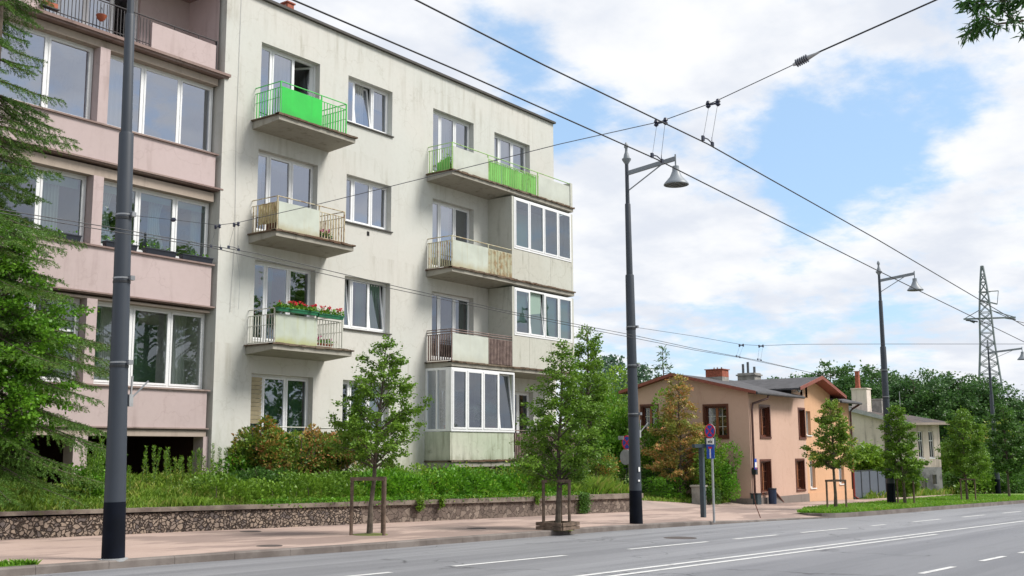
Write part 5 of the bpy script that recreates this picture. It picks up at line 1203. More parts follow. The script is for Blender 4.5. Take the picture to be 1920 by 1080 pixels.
for a, b in ((Ae, Be), (Be, Ce)): mb.add([a, b, b+dn, a+dn], ((0, 1, 2, 3),)); 
mb.build('eaves_board', 'beige_lintel', rfo)
mb = MB(); o_ = Vector((-.02, 0, 0)); mb.add([Ae+o_+Vector((0, 0, .02)), Rg0+o_+Vector((0, 0, .02)), Rg0+o_+dn*1.6, Ae+o_+dn*1.6], ((0, 1, 2, 3),)); mb.build('fascia', 'galvanised', rfo)
def chim(px_, y0_, y1_, X, wpx, mat, stack=None):
    p = pX(px_, y0_, X); q = pX(px_, y1_, X); w = wpx*sqrt((p-CP)@(p-CP))/F/2; mb = MB(); mb.box(p[0]-.35, p[0]+.35, p[1]-w, p[1]+w, q[2]-.6, p[2]); mb.box(p[0]-.39, p[0]+.39, p[1]-w-.04, p[1]+w+.04, p[2]-.07, p[2]-.01)
    o = mb.build('chimney', mat, oh)
    if stack:
        sx_, sy_, sw = stack; t = pX(sx_, sy_, X); b_ = pX(sx_, y0_, X); mb = MB(); mb.box(t[0]-.12, t[0]+.12, t[1]-sw, t[1]+sw, b_[2], t[2]); mb.box(t[0]-.14, t[0]+.14, t[1]-sw-.025, t[1]+sw+.025, t[2], t[2]+.03); mb.box(t[0]-.14, t[0]+.14, t[1]-sw-.025, t[1]+sw+.025, b_[2]+.0, b_[2]+.08); mb.build('brick_stack', 'brick_red', o)
chim(1614, 728, 762, 60.5, 27, 'old_plaster', (1607, 697, .1)); chim(1647, 748, 770, 62.5, 17, 'chimney_grey')
mb = MB(); p = pX(1688, 765, 62); mb.tube([(p[0], p[1], p[2]-.5), (p[0], p[1], pX(1688, 734, 62)[2])], .015, 5); mb.build('mast', 'galvanised', oh)
for ob in list(oh.children): ob.matrix_parent_inverse = Matrix.Translation(-Vector(oh.location))

# ================================================================== TREES
def rot_dir(az, el): return np.array([cos(az)*cos(el), sin(az)*cos(el), sin(el)])
def make_tree(name, base, height, trunk_h, profile, nb, leaf_mat, leaf_size, n_leaf, seed, label, cat='tree', group=None, trunk_r=.05, lean=(0, 0), elev=(.2, .9), bark='bark', aspect=.75, spread=.12, sub=4, lod=False, droop=0., tint_up=.35, rise=.55):
    """tapered trunk, limbs reaching the crown profile (list of (relative height, radius)), leaves clustered along twigs"""
    rng = np.random.default_rng(seed); R = empty(name, base, label, cat, group)
    hs_ = [p[0] for p in profile]; rs = [p[1] for p in profile]
    mb = MB(); lx, ly = lean; n = 7
    tp = [np.array([lx*(i/n)**1.3+.03*sin(i*1.7+seed)*(i > 0)*height*.12, ly*(i/n)**1.3+.03*cos(i*2.1+seed)*(i > 0)*height*.12, height*.97*i/n]) for i in range(n+1)]
    mb.tube(tp, [trunk_r*(1.25 if i == 0 else 1)*(1-.9*(i/n)**1.1)+.004 for i in range(n+1)], 9 if not lod else 6)
    def at(z): 
        t = min(max(z/(height*.97), 0), 1)*n; i = min(int(t), n-1); return tp[i]+(tp[i+1]-tp[i])*(t-i)
    pts = []; dirs = []; tw = []
    for b_ in range(nb):
        t = (b_+rng.uniform(0, 1))/nb; zrel = t; zc = trunk_h+(height-trunk_h)*zrel; r = np.interp(zrel, hs_, rs)*rng.uniform(.72, 1.12)
        az = b_*2.399+rng.uniform(-.5, .5); st = at(max(trunk_h*.92, zc-r*rise)); end = at(zc)+np.array([cos(az)*r, sin(az)*r, 0]); end[2] = zc+rng.uniform(-.1, .1)*r-droop*r
        mid = (st+end)/2+np.array([0, 0, r*.12])+rng.normal(0, .05*r, 3)
        if r < .06: continue
        mb.tube([st, mid, end], [trunk_r*.34*(1-.6*zrel)+.003, trunk_r*.2*(1-.6*zrel)+.002, .002], 5, cap=False)
        nsub = max(2, int(sub*(.5+r/max(rs))))
        for k in range(nsub):
            s = rng.uniform(.3, 1); p = st*(1-s)**2+2*mid*s*(1-s)+end*s*s; dd = rng.normal(size=3); dd[2] *= .5; dd /= np.linalg.norm(dd); out = (end-st)/np.linalg.norm(end-st)
            dd = dd*.8+out*.7; dd /= np.linalg.norm(dd); L = r*rng.uniform(.22, .42)*(1.15-s*.4)+spread*.4; e = p+dd*L
            if not lod: mb.tube([p, e], [.004*height/3.5, .0015*height/3.5], 4, cap=False)
            tw.append((p, e, dd, L))
    wts = np.array([t[3] for t in tw]); wts /= wts.sum(); cnt = rng.multinomial(n_leaf, wts)
    for (p, e, dd, L), c in zip(tw, cnt):
        u = rng.uniform(.1, 1.08, c)[:, None]; q = p+(e-p)*u+rng.normal(0, spread*.42, (c, 3))*np.array([1, 1, .6]); pts.append(q); dirs.append(np.repeat(dd[None], c, 0)+np.array([0, 0, -.35]))
    mb.build('trunk', bark, R)
    leaves_obj('crown', np.concatenate(pts), leaf_size, leaf_mat, R, up_bias=tint_up, aspect=aspect, seed=seed, D=np.concatenate(dirs)*.7, sv=.35)
    return R
def stakes(base, pts, h, label, rail_z=None, box=False, group='timber tree guards'):
    R = empty('tree_guard', base, label, 'tree guard', group)
    for (x, y) in pts:
        mb = MB(); mb.tube([(x, y, -.05), (x+.008, y, h)], .032, 9); mb.build('stake', 'wood_stake', R)
    mb = MB(); loop = pts+[pts[0]]
    for a, b in zip(loop[:-1], loop[1:]): mb.beam((a[0]*1.06, a[1]*1.06, h-.02), (b[0]*1.06, b[1]*1.06, h-.02), .05, .06)
    mb.build('top_rail', 'wood_stake', R)
    if box:
        mb = MB(); q = .30
        for a, b in (((-q, -q), (q, -q)), ((q, -q), (q, q)), ((q, q), (-q, q)), ((-q, q), (-q, -q))):
            for z in (.04, .12): mb.beam((a[0], a[1], z), (b[0], b[1], z), .06, .065)
        mb.build('base_frame', 'wood_stake', R)
    mb = MB(); mb.lathe((0, 0, 0), [(.34, -.01), (.32, .012), (.1, .03), (0, .03)], 14); mb.build('earth', 'soil', R)
    return R
prof_linden = [(0, .45), (.12, .78), (.3, .95), (.45, .9), (.6, .62), (.75, .45), (.9, .25), (1, .06)]
b1 = pG(693, 1003)
make_tree('street_tree', b1, 3.62, 1.28, [(0, .35), (.12, .72), (.28, .88), (.42, .78), (.55, .56), (.72, .40), (.88, .26), (1, .06)], 60, 'leaf_linden', .050, 15000, 11, 'young linden with airy crown in front of the cream block', 'tree', 'young staked trees along the pavement', .045, (.22, -.16), spread=.11)
stakes(b1, [(-.30, .17), (.02, -.33), (.36, .02)], 1.02, 'three post timber guard round the nearest young linden')
b2 = pG(1046, 993)
make_tree('street_tree', b2, 3.75, .95, [(0, .45), (.1, .78), (.22, .86), (.4, .74), (.6, .58), (.8, .36), (.93, .18), (1, .06)], 66, 'leaf_linden', .052, 19000, 12, 'fuller young tree growing out of a timber base frame by the wall', 'tree', 'young staked trees along the pavement', .05, (.1, -.1), spread=.13)
stakes(b2, [(-.27, .16), (.0, -.28), (.29, .12)], .98, 'timber guard with square base frame round the second young tree', box=True)
b3 = pG(1567, 956)
make_tree('street_tree', b3, 3.42, 1.35, [(0, .55), (.12, .72), (.3, .72), (.5, .58), (.7, .48), (.88, .3), (1, .08)], 54, 'leaf_limeyellow', .06, 13000, 13, 'young yellow-green tree on the grass tip before the orange house', 'tree', 'young staked trees along the pavement', .05, spread=.12, aspect=.85)
stakes(b3, [(-.3, .15), (.12, -.3), (.33, .1)], .92, 'timber guard on the tip of the grass strip')
b4 = pG(1697, 948)
make_tree('street_tree', b4, 3.5, .95, [(0, .5), (.15, .72), (.4, .7), (.6, .52), (.8, .42), (.92, .26), (1, .08)], 52, 'leaf_linden', .07, 13500, 14, 'dense young tree just right of the third lamp post', 'tree', 'young staked trees along the pavement', .05, (-.1, 0.1), spread=.14)
stakes(b4, [(-.3, .15), (.1, -.3), (.33, .1)], .95, 'timber guard just right of the third lamp post')
b5 = pG(1814, 941)
make_tree('street_tree', b5, 3.75, 1.1, [(0, .55), (.12, .85), (.3, .92), (.5, .75), (.7, .55), (.88, .35), (1, .08)], 52, 'leaf_linden', .075, 13500, 15, 'round young tree far along the grass strip by the old house', 'tree', 'young staked trees along the pavement', .045, spread=.15)
stakes(b5, [(-.3, .15), (.1, -.3), (.33, .1)], .92, 'timber guard far along the grass strip')
b6 = pG(1893, 934)
make_tree('street_tree', b6, 4.3, 1.2, [(0, .6), (.2, .95), (.5, .9), (.8, .55), (1, .1)], 44, 'leaf_dark', .11, 8000, 16, 'dark round tree at the right edge of the picture', 'tree', 'young staked trees along the pavement', .05, spread=.17)

# autumn-tinged tree and bushes in the garden before the gable
b = pG(1279, 936); pr = pX(1277, 900, 34.8); b = np.array([34.8, pr[1], dz(34.8, pr[1])])
make_tree('garden_tree', b, 4.35, .7, [(0, .8), (.12, 1.1), (.3, 1.05), (.5, .78), (.7, .55), (.88, .38), (1, .15)], 60, 'leaf_autumn', .075, 13000, 21, 'young tree turning orange in front of the salmon gable', 'tree', None, .05, spread=.17, rise=.25)
def shrub(name, c, radii, n, size, mat, seed, label, cat='bush', lumps=13, group=None, aspect=.7, base_z=None, stems=True, ellip=None):
    rng = np.random.default_rng(seed); c = np.array(c, float); r = np.array(radii, float); R = empty(name, (c[0], c[1], base_z if base_z is not None else c[2]-r[2]), label, cat, group); off = c-np.array(R.location)
    P = []; Dd = []
    L = [(rng.normal(0, .46, 3)*r*np.array([1.1, 1, .8]), rng.uniform(.28, .55)) for _ in range(lumps)]
    L.append((np.array([0, 0, -.15*r[2]]), .64))
    for (o, s_) in L:
        k = int(n/len(L)*(.6+s_)); d = rng.normal(size=(k, 3)); d /= np.linalg.norm(d, axis=1)[:, None]; rad = rng.uniform(.55, 1.05, k)[:, None]**.6
        p = o+d*rad*r*s_; P.append(p); Dd.append(d+np.array([0, 0, .25]))
    P = np.concatenate(P)+off; Dd = np.concatenate(Dd); m = P[:, 2] > .02; P, Dd = P[m], Dd[m]
    if stems:
        mb = MB()
        for k in range(9):
            a = rng.uniform(0, 2*pi); q = off+np.array([cos(a)*r[0]*.6, sin(a)*r[1]*.6, r[2]*rng.uniform(-.1, .8)]); mb.tube([(0, 0, -.05), (q+np.array([0, 0, -r[2]*.3]))*np.array([.6, .6, 1]), q], [.022, .015, .005], 5)
        mb.build('stem', 'bark', R)
    leaves_obj('foliage', P, size, mat, R, up_bias=.35, aspect=aspect, seed=seed, D=Dd*.6); return R
def at_px(x, y, Y): return pY(x, y, Y)
# bushes around the driveway and the gable
c = pX(1345, 890, 35.9); shrub('garden_bush', (35.9, c[1], g(34)+1.0), (.8, .72, .95), 7000, .075, 'leaf_bright', 31, 'bright green bush against the salmon gable beside the signs', base_z=g(34))
c = pX(1316, 880, 35.2); shrub('garden_bush', (35.2, c[1], g(34)+1.1), (.6, .8, 1.1), 4200, .08, 'leaf_linden', 32, 'green bush between the orange-tinged tree and the gable window', base_z=g(34))
c = pX(1235, 905, 35.6); shrub('garden_bush', (35.6, c[1], g(34)+.75), (.8, 1.1, .8), 4600, .08, 'leaf_dark', 33, 'dark bush at the back left of the driveway garden', base_z=g(34))
c = pX(1222, 820, 36.0); shrub('garden_bush', (36.0, c[1], g(34)+1.9), (.8, 1.0, 1.6), 6000, .10, 'leaf_linden', 34, 'tall green shrub left of the orange-tinged tree', base_z=g(34))
c = pX(1240, 915, 33.9); shrub('garden_bush', (33.9, c[1], g(33)+.5), (.5, .75, .42), 2600, .06, 'leaf_bright', 35, 'low leafy bush at the driveway edge left of the orange-tinged tree', base_z=g(33))
c = pX(1330, 932, 34.6); shrub('garden_bush', (34.6, c[1], g(33)+.36), (.35, .45, .36), 1500, .05, 'leaf_dark', 36, 'small dark clipped shrub behind the dead end sign', base_z=g(33))
gfront = lerp_pts([(29.5, 20.6), (31.5, 18.9), (34, 17.45), (34.8, 17.0), (36.9, 17.25)])
struct(sheet('garden_ground', 'meadow', frange(29.5, 36.9, .8), gfront, K(26), 0, 12, lambda X, Y: dz(X, Y)+.012))
scatter_grass('grass', (29.6, 36.9), lambda X: gfront(X)-.1, lambda X: gfront(X)+2.2, 6500, .13, 'grass_blade', dz, 18, 'rough grass round the bushes beside the driveway', .014)
b = pG(1308, 950); b = np.array([31.9, 15.9, g(32)]); p = pX(1311, 930, 34.2); R = empty('gate_pillar', (34.2, p[1], dz(34.2, p[1])), 'squat grey concrete pillar at the edge of the driveway garden', 'pillar'); mb = MB(); mb.box(-.16, .16, -.2, .2, -.1, .58); mb.build('shaft', 'chimney_grey', R); mb = MB(); mb.box(-.2, .2, -.24, .24, .582, .64); mb.build('cap', 'concrete_slab', R)
mb = MB()
for k in range(8): mb.box(35.3, 35.34, 18.6+k*.28, 18.63+k*.28, g(34), g(34)+1.2)
mb.box(35.3, 35.34, 18.58, 20.7, g(34)+1.2, g(34)+1.24); tag(mb.build('garden_fence', 'gate_frame'), 'low dark iron fence behind the orange-tinged tree', 'fence')

# mass between the cream block and the salmon house
def px_shrub(px_, py_, Y, radii, *a, **k): c = pY(px_, py_, Y); return shrub(a[0], c, radii, *a[1:], **k)
px_shrub(1165, 800, 25, (2.0, 1.6, 2.7), 'leafy_bush', 12000, .12, 'leaf_yellowgreen', 41, 'large yellow-green bush between the cream block and the salmon house', base_z=0)
px_shrub(1150, 860, 22.5, (1.4, 1.2, 2.0), 'leafy_bush', 8000, .11, 'leaf_bright', 42, 'bright green bush at the back of the terrace end', base_z=.2)
px_shrub(1190, 790, 31, (2.4, 2, 3.2), 'leafy_bush', 9000, .15, 'leaf_dark', 43, 'darker leafy bush behind the second lamp post', base_z=0)
px_shrub(1118, 880, 19.3, (.85, .7, .75), 'garden_bush', 4200, .075, 'leaf_maroon', 44, 'small bush turning orange by the end of the garden wall', base_z=.2)
px_shrub(1080, 900, 18.2, (.75, .6, .6), 'garden_bush', 3600, .07, 'leaf_dark', 45, 'dark green bush behind the second young tree', base_z=.3)
px_shrub(1010, 880, 18.6, (.9, .6, .6), 'garden_bush', 3600, .075, 'leaf_linden', 46, 'loose bush under the right end of the ground floor balcony', base_z=.4)
c = pY(1103, 745, 23.5); base = np.array([c[0], 23.5, 0])
make_tree('climbing_tree', base, 6.6, 1.0, [(0, .9), (.2, 1.15), (.4, .9), (.6, .75), (.8, .62), (1, .2)], 70, 'leaf_linden', .10, 15000, 47, 'tall leafy tree at the right corner of the cream block', 'tree', None, .12, spread=.24)

# hedge along the wall
def hedge(x0, x1, yf, dep, h, n, mat, size, seed, label, base=None):
    rng = np.random.default_rng(seed); X = rng.uniform(x0, x1, n); t = rng.uniform(0, 1, n); s = rng.uniform(0, 1, n)
    bulge = .2*np.sin(X*2.7+.6*np.sin(X))+.13*np.sin(X*6.1+1)+.1*np.sin(X*13); ang = rng.uniform(0, pi, n)   # half-barrel cross-section
    rr = rng.uniform(.75, 1.04, n); Y = np.array([yf(x) for x in X])+dep/2-np.cos(ang)*dep/2*rr*(1+bulge); Z = np.array([terr(x, y) for x, y in zip(X, Y)])+(np.abs(np.sin(ang))**.6)*h*rr*(1+bulge*1.4)*rng.uniform(.35, 1, n)**.3
    P = np.stack([X, Y, Z], 1); D = np.stack([rng.normal(0, .5, n), -np.cos(ang), np.sin(ang)+.3], 1)
    R = empty('hedge', (x0, yf(x0)+dep/2, terr(x0, yf(x0)+dep/2)), label, 'hedge'); L = np.array(R.location)
    leaves_obj('foliage', P-L, size, mat, R, aspect=.75, seed=seed, D=D*.6)
    mb = MB()
    for k in range(int((x1-x0)/.35)):
        x = x0+.2+k*.35; y = yf(x)+dep/2+rng.uniform(-.1, .1); z = terr(x, y); mb.tube([Vector((x, y, z-.05))-Vector(L), Vector((x+rng.uniform(-.1, .1), y, z+h*.75))-Vector(L)], [.015, .006], 5)
    mb.tube([Vector((x, yf(x)+dep/2, terr(x, yf(x)+dep/2)-.04))-Vector(L) for x in frange(x0, x1, .5)], .02, 5); mb.build('stem', 'bark', R); return R
hedge(18.1, 25.4, lambda X: wallY(X)+.25, 1.3, .52, 15000, 'leaf_hedge', .075, 51, 'bright green hedge along the wall below the glazed bay')
hedge(14.2, 18.0, lambda X: wallY(X)+.35, 1.2, .42, 5200, 'leaf_linden', .065, 52, 'lower leafy hedge behind the wall left of the first young tree')
for (px_, py_, Y, rad, n, mat, sd_, lab) in ((735, 905, 18.3, (.7, .5, .42), 3000, 'leaf_yellowgreen', 91, 'yellow-green shrub just right of the nearest young linden'), (905, 893, 18.6, (.8, .5, .40), 3200, 'leaf_linden', 92, 'loose darker shrub rising from the hedge below the glazed bay'),
                                    (985, 898, 18.4, (.6, .45, .42), 2600, 'leaf_yellowgreen', 93, 'light green shrub at the right end of the hedge'), (430, 925, 18.2, (.8, .4, .30), 2200, 'leaf_yellowgreen', 94, 'low pale shrub on the terrace left of the dark bush')):
    px_shrub(px_, py_, Y, rad, 'garden_bush', n, .065, mat, sd_, lab, base_z=.7)
mb = MB(); q = pG(1275, 1009, -.1)
mb.lathe((q[0], q[1], q[2]+.002), [(.32, 0), (.32, .004), (.27, .006), (0, .006)], 22); tag(mb.build('manhole_cover', 'manhole'), 'round iron cover in the nearer traffic lane', 'manhole cover', 'utility covers set in the road')
# trailing edge growth on the coping
rng = np.random.default_rng(53); X = rng.uniform(14.8, 25.5, 5200); Y = np.array([wallY(x) for x in X])+rng.uniform(-.06, .3, 5200); Z = np.array([wtop(x) for x in X])+rng.uniform(-.07, .10, 5200)
tag(leaves_obj('ground_cover', np.stack([X, Y, Z], 1), .06, 'leaf_hedge', None, seed=53), 'leafy creeper spilling over the coping below the hedge', 'ground cover', kind='stuff')
for k, (px_, w_, h_) in enumerate(((1092, .22, .5), (808, .08, .28), (845, .06, .22), (1010, .05, .2))):
    p = pY(px_, 935, 16.2); X0_ = p[0]; n = int(5200*w_*h_*2)+120; rr = np.random.default_rng(60+k)
    XX = rr.normal(X0_, w_*.55, n); TT = rr.uniform(0, 1, n); P = np.stack([XX, np.array([wallY(x) for x in XX])-.05-rr.uniform(0, .09, n)*(1-TT*.3), np.array([wtop(x) for x in XX])+.05-TT*h_+rr.normal(0, .02, n)], 1)
    L = np.array([X0_, wallY(X0_), wtop(X0_)]); R = empty('ivy', L, ('thick ivy hanging over the wall right of the second young tree', 'short ivy strand hanging over the wall right of the first young tree', 'thin ivy strand on the wall below the glazed bay', 'thin ivy strand on the wall left of the framed tree')[k], 'ivy', 'ivy hanging over the garden wall')
    leaves_obj('foliage', P-L, .055, 'leaf_dark' if k == 0 else 'leaf_linden', R, seed=70+k)
# brownish vine bush on the ground floor balcony
for (px_, py_, Y, rad, n, mat, sd_, lab) in ((478, 842, 19.6, (.80, .5, .72), 5500, 'leaf_maroon', 81, 'yellow-green vine bush left of the ground floor balcony'), (565, 858, 19.4, (1.25, .5, .62), 7500, 'leaf_mixed', 82, 'bush with reddish brown leaves under the ground floor balcony'),
                                    (640, 855, 19.5, (.85, .5, .68), 6000, 'leaf_mixed', 83, 'tangled bush with brown tips behind the first young linden'), (530, 832, 19.75, (.7, .3, .42), 2600, 'leaf_limeyellow', 87, 'straggly yellowish climber on the ground floor balcony railing'), (600, 838, 19.75, (.65, .3, .5), 2600, 'leaf_autumn', 88, 'dry orange-brown climber on the ground floor balcony bars'), (445, 875, 19.9, (.5, .4, .6), 2600, 'leaf_bright', 89, 'bright upright bush at the foot of the cream wall'), (490, 905, 18.9, (1.0, .6, .42), 3600, 'leaf_dark', 84, 'dark green bush below the yellow-green vine'), (640, 905, 18.7, (1.1, .55, .38), 3400, 'leaf_linden', 85, 'low green bush behind the timber tree guard')):
    px_shrub(px_, py_, Y, rad, 'garden_bush', n, .07, mat, sd_, lab, base_z=.75)
# tall weeds before the undercroft
def weed(x, y, z, h, seed, label, mat='weed_leaf', n=150):
    rng = np.random.default_rng(seed); R = empty('weed', (x, y, z), label, 'weed', 'tall weeds before the dark undercroft'); lx, ly = rng.normal(0, .08*h, 2); mb = MB(); mb.tube([(0, 0, -.03), (lx*.4, ly*.4, h*.5), (lx, ly, h)], [.008, .006, .003], 5); mb.build('stem', 'plant_stem', R)
    t = rng.uniform(.1, 1, n); a = rng.uniform(0, 2*pi, n); w = (.05+.09*(1-t)); P = np.stack([lx*t**1.3+np.cos(a)*.012, ly*t**1.3+np.sin(a)*.012, h*t], 1); D = np.stack([np.cos(a), np.sin(a), .5+.6*t], 1)
    leaves_obj('leaves', P, .055, mat, R, aspect=.26, seed=seed, D=D*2); return R
wl = ['tall weed plume rising against the dark undercroft', 'weed spike between lamp post and cream wall']
k = 0
spots = []
rng = random.Random(8)
for (px0, px1, nn, h0, h1, Y) in ((158, 195, 13, .75, 1.15, 19.0), (258, 300, 4, .5, .95, 19.8), (305, 388, 11, .4, .85, 20.0), (225, 250, 4, .4, .6, 19.2), (395, 440, 8, .45, .8, 20.2), (60, 90, 3, .25, .4, 19.8), (800, 870, 6, .35, .5, 20.1), (1120, 1170, 8, .35, .55, 18.0)):
    for j in range(nn):
        px_ = px0+(px1-px0)*(j+rng.random())/nn; Yy = Y+rng.uniform(-.4, .5); X = pY(px_, 860, Yy)[0]; spots.append((X, Yy, rng.uniform(h0, h1), px_))
for j, (X, Yy, h, px_) in enumerate(spots):
    zone = 'in the dense clump left of the nearest lamp post' if px_ < 200 else 'right beside the nearest lamp post' if px_ < 252 else 'against the dark undercroft opening' if px_ < 392 else 'at the foot of the cream wall corner' if px_ < 445 else 'against the cream wall behind the hedge' if px_ < 900 else 'in the bright grass near the second lamp post'
    if px_ < 90: zone = 'short and sparse before the dark opening at the far left'
    weed(X, Yy, terr(X, Yy) if X < 28 else g(X), h, 100+j, 'tall green weed spike '+zone)['group'] = 'weeds '+zone
px_shrub(172, 905, 18.9, (.35, .35, .5), 'garden_bush', 2400, .055, 'leaf_bright', 86, 'dense upright clump of greenery left of the nearest lamp post', base_z=.8, stems=False)

# the spruce on the left
def make_spruce(base, H, rbase, seed, label):
    rng = np.random.default_rng(seed); R = empty('spruce', base, label, 'tree'); mb = MB(); mb.tube([(0, 0, -.1), (0, 0, H*.5), (0, 0, H)], [.14, .09, .02], 9)
    P = []; Dn = []; z = .85
    while z < H-.3:
        t = z/H; r = float(np.interp(z, [0, 2, 4.4, 5.6, 7.2, 9, 13.5], [2.2, 2.55, 2.35, 1.75, 1.25, .95, .1])); nbr = 7 if z < 5.2 else 4
        for k in range(nbr):
            az = rng.uniform(0, 2*pi); rr = r*rng.uniform(.6, 1.08)*(1.0 if rng.uniform() > .3 else .7); drop = -.16-.30*(1-t); u = np.array([cos(az), sin(az), 0]); sd2 = np.array([-sin(az), cos(az), 0])
            pt = [np.array([0, 0, z])+u*rr*s+np.array([0, 0, drop*rr*(s**1.2)+.22*rr*max(0, s-.55)**1.3]) for s in np.linspace(0, 1, 7)]
            mb.tube(pt, [.022*(1-s*.85) for s in np.linspace(0, 1, 7)], 4, cap=False)
            # side twigs, hanging a little
            nt_ = int(8+rr*14)
            for q in range(nt_):
                s = .12+.88*(q+rng.uniform(0, 1))/nt_; i = min(int(s*6), 5); p = pt[i]+(pt[i+1]-pt[i])*(s*6-i); sg = 1 if q % 2 else -1; tl = (.16+.34*rr*(1-s)*.8)*rng.uniform(.7, 1.2)
                dd = u*.55+sd2*sg*.8+np.array([0, 0, -.42+rng.normal(0, .12)]); dd /= np.linalg.norm(dd); m = int(22+tl*150)
                v = np.linspace(0, 1, m)[:, None]; pp = p+dd*tl*v+np.array([0, 0, -.12*tl])*v**2; P.append(pp); nd = rng.normal(size=(m, 3)); nd -= (nd@dd)[:, None]*dd; nd /= np.linalg.norm(nd, axis=1)[:, None]; Dn.append(nd*.75+dd*.8)
            m = int(rr*75); v = rng.uniform(.15, 1.02, m); ii = np.clip((v*6).astype(int), 0, 5); A_ = np.array(pt); pp = A_[ii]+(A_[ii+1]-A_[ii])*(v*6-ii)[:, None]; P.append(pp); nd = rng.normal(size=(m, 3))*.7+u; Dn.append(nd)
        z += rng.uniform(.17, .27)
    mb.build('trunk', 'bark', R); P = np.concatenate(P); Dn = np.concatenate(Dn)
    n = len(P); print('spruce needles', n)
    leaves_obj('needles', P, .047, 'needle', R, aspect=.2, seed=seed, D=Dn*3, up_bias=.1, sv=.3, fold=0); return R
sp = pY(-62, 900, 18.7); make_spruce((sp[0], sp[1], terr(sp[0], sp[1])), 13.5, 2.55, 5, 'dark drooping spruce on the left edge before the pink block')
c = pY(10, 640, 18.2)
make_tree('garden_tree', (c[0]-.1, 18.2, terr(c[0], 18.2)), 4.7, 1.0, [(0, .5), (.15, .95), (.4, 1.1), (.65, 1.05), (.85, .7), (1, .25)], 60, 'leaf_bright', .06, 26000, 24, 'bright green leafy tree in front of the spruce at the left edge', 'tree', None, .07, spread=.17, aspect=.8)

# ---- trees behind ----
def back_tree(px_, top_py, D, width, mat, seed, label, size, n=5200, group='trees of the wood behind the houses', round_=True, cat='tree'):
    top = pD(px_, top_py, D); X, Y = top[0], top[1]; z0 = g(X); H = top[2]-z0
    pr = [(0, width*.65), (.2, width*.95), (.45, width), (.7, width*.8), (.88, width*.5), (1, width*.15)] if round_ else [(0, width), (.3, width*.8), (.6, width*.5), (.85, width*.25), (1, .05)]
    return make_tree('tree', (X, Y, z0), H, H*.22, pr, 46, mat, size, n, seed, label, cat, group, H*.022, spread=size*3, sub=5, lod=True, aspect=.85)
lbls = ['far wood tree rising behind the attic gable', 'far wood tree behind the flue pipes of the salmon house', 'tallest round wood tree behind the orange attic roof', 'wood tree left of the tall brick stack', 'wood tree right behind the tall brick stack',
        'wood tree directly behind the third lamp post', 'wood tree above the dark tiled roof', 'broad wood tree above the right end of the tiled roof', 'wood tree between tiled roof and pylon', 'wood tree behind the foot of the pylon', 'wood tree just right of the pylon legs', 'low wood tree at the right edge under the pylon']
for k, (x, y, D, w, m, s_) in enumerate(((1500, 708, 100, 3.0, 'leaf_forest', .55), (1455, 712, 96, 2.4, 'leaf_forest', .5), (1556, 686, 92, 4.0, 'leaf_forest', .55), (1600, 705, 84, 3.2, 'leaf_forest', .5), (1632, 690, 92, 3.8, 'leaf_forest', .55),
                                          (1672, 706, 88, 3.6, 'leaf_forest', .5), (1712, 706, 86, 3.6, 'leaf_forest', .5), (1752, 700, 90, 3.8, 'leaf_forest', .55), (1795, 706, 88, 3.8, 'leaf_forest', .5), (1842, 712, 90, 4.0, 'leaf_forest', .55), (1888, 752, 92, 3.8, 'leaf_forest', .5), (1925, 775, 88, 3.2, 'leaf_forest', .5))):
    back_tree(x, y, D, w, m, 200+k, lbls[k], s_*.38, 22000)
low = [(1868, 790, 70, 2.2, 'leaf_limeyellow', 'yellowish tree in front of the pylon foot'), (1915, 800, 68, 2.4, 'leaf_dark', 'dark tree before the wood at the right edge'), (1835, 850, 66, 1.9, 'leaf_linden', 'low green tree right of the old house'),
       (1793, 835, 64, 1.6, 'leaf_linden', 'low green tree hiding the right end of the old house'), (1625, 838, 53, 1.0, 'leaf_yellowgreen', 'small bright tree behind the grey gate')]
for k, (x, y, D, w, m, lb) in enumerate(low): back_tree(x, y, D, w, m, 230+k, lb, .14, 9000, 'small trees round the old house')
for k, (x, y, D, rad, m, lb) in enumerate(((1692, 905, 52, (.8, .6, .6), 'leaf_linden', 'bush with pale blooms before the old house wall'), (1812, 905, 60, (1.4, .8, .9), 'leaf_dark', 'dark bush at the right foot of the old house'), (1840, 905, 60, (2.4, 1, .8), 'leaf_linden', 'wide green bush beyond the far meadow grass'), (1900, 900, 62, (2.4, 1, 1.0), 'leaf_dark', 'dark bush beyond the meadow grass at the right edge'), (1660, 900, 57, (.5, .5, .8), 'leaf_dark', 'narrow dark bush beside the gate end'))):
    c = pD(x, y, D); shrub('garden_bush', c, rad, 3200, .16, m, 250+k, lb, base_z=g(c[0])-.1)
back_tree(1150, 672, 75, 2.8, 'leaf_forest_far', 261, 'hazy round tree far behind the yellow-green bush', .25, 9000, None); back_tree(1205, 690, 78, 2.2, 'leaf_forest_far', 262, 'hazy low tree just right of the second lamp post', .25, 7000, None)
# thin conifer behind the gable
t = pD(1243, 648, 52); make_tree('pine_tree', (t[0], t[1], g(t[0])), t[2]-g(t[0]), 3.2, [(0, 1.1), (.2, 1.0), (.45, .75), (.7, .42), (1, .06)], 44, 'leaf_dark', .16, 2600, 263, 'sparse dark conifer sticking up behind the salmon gable', 'tree', None, .09, spread=.13, aspect=.3, lod=False, rise=-.1)
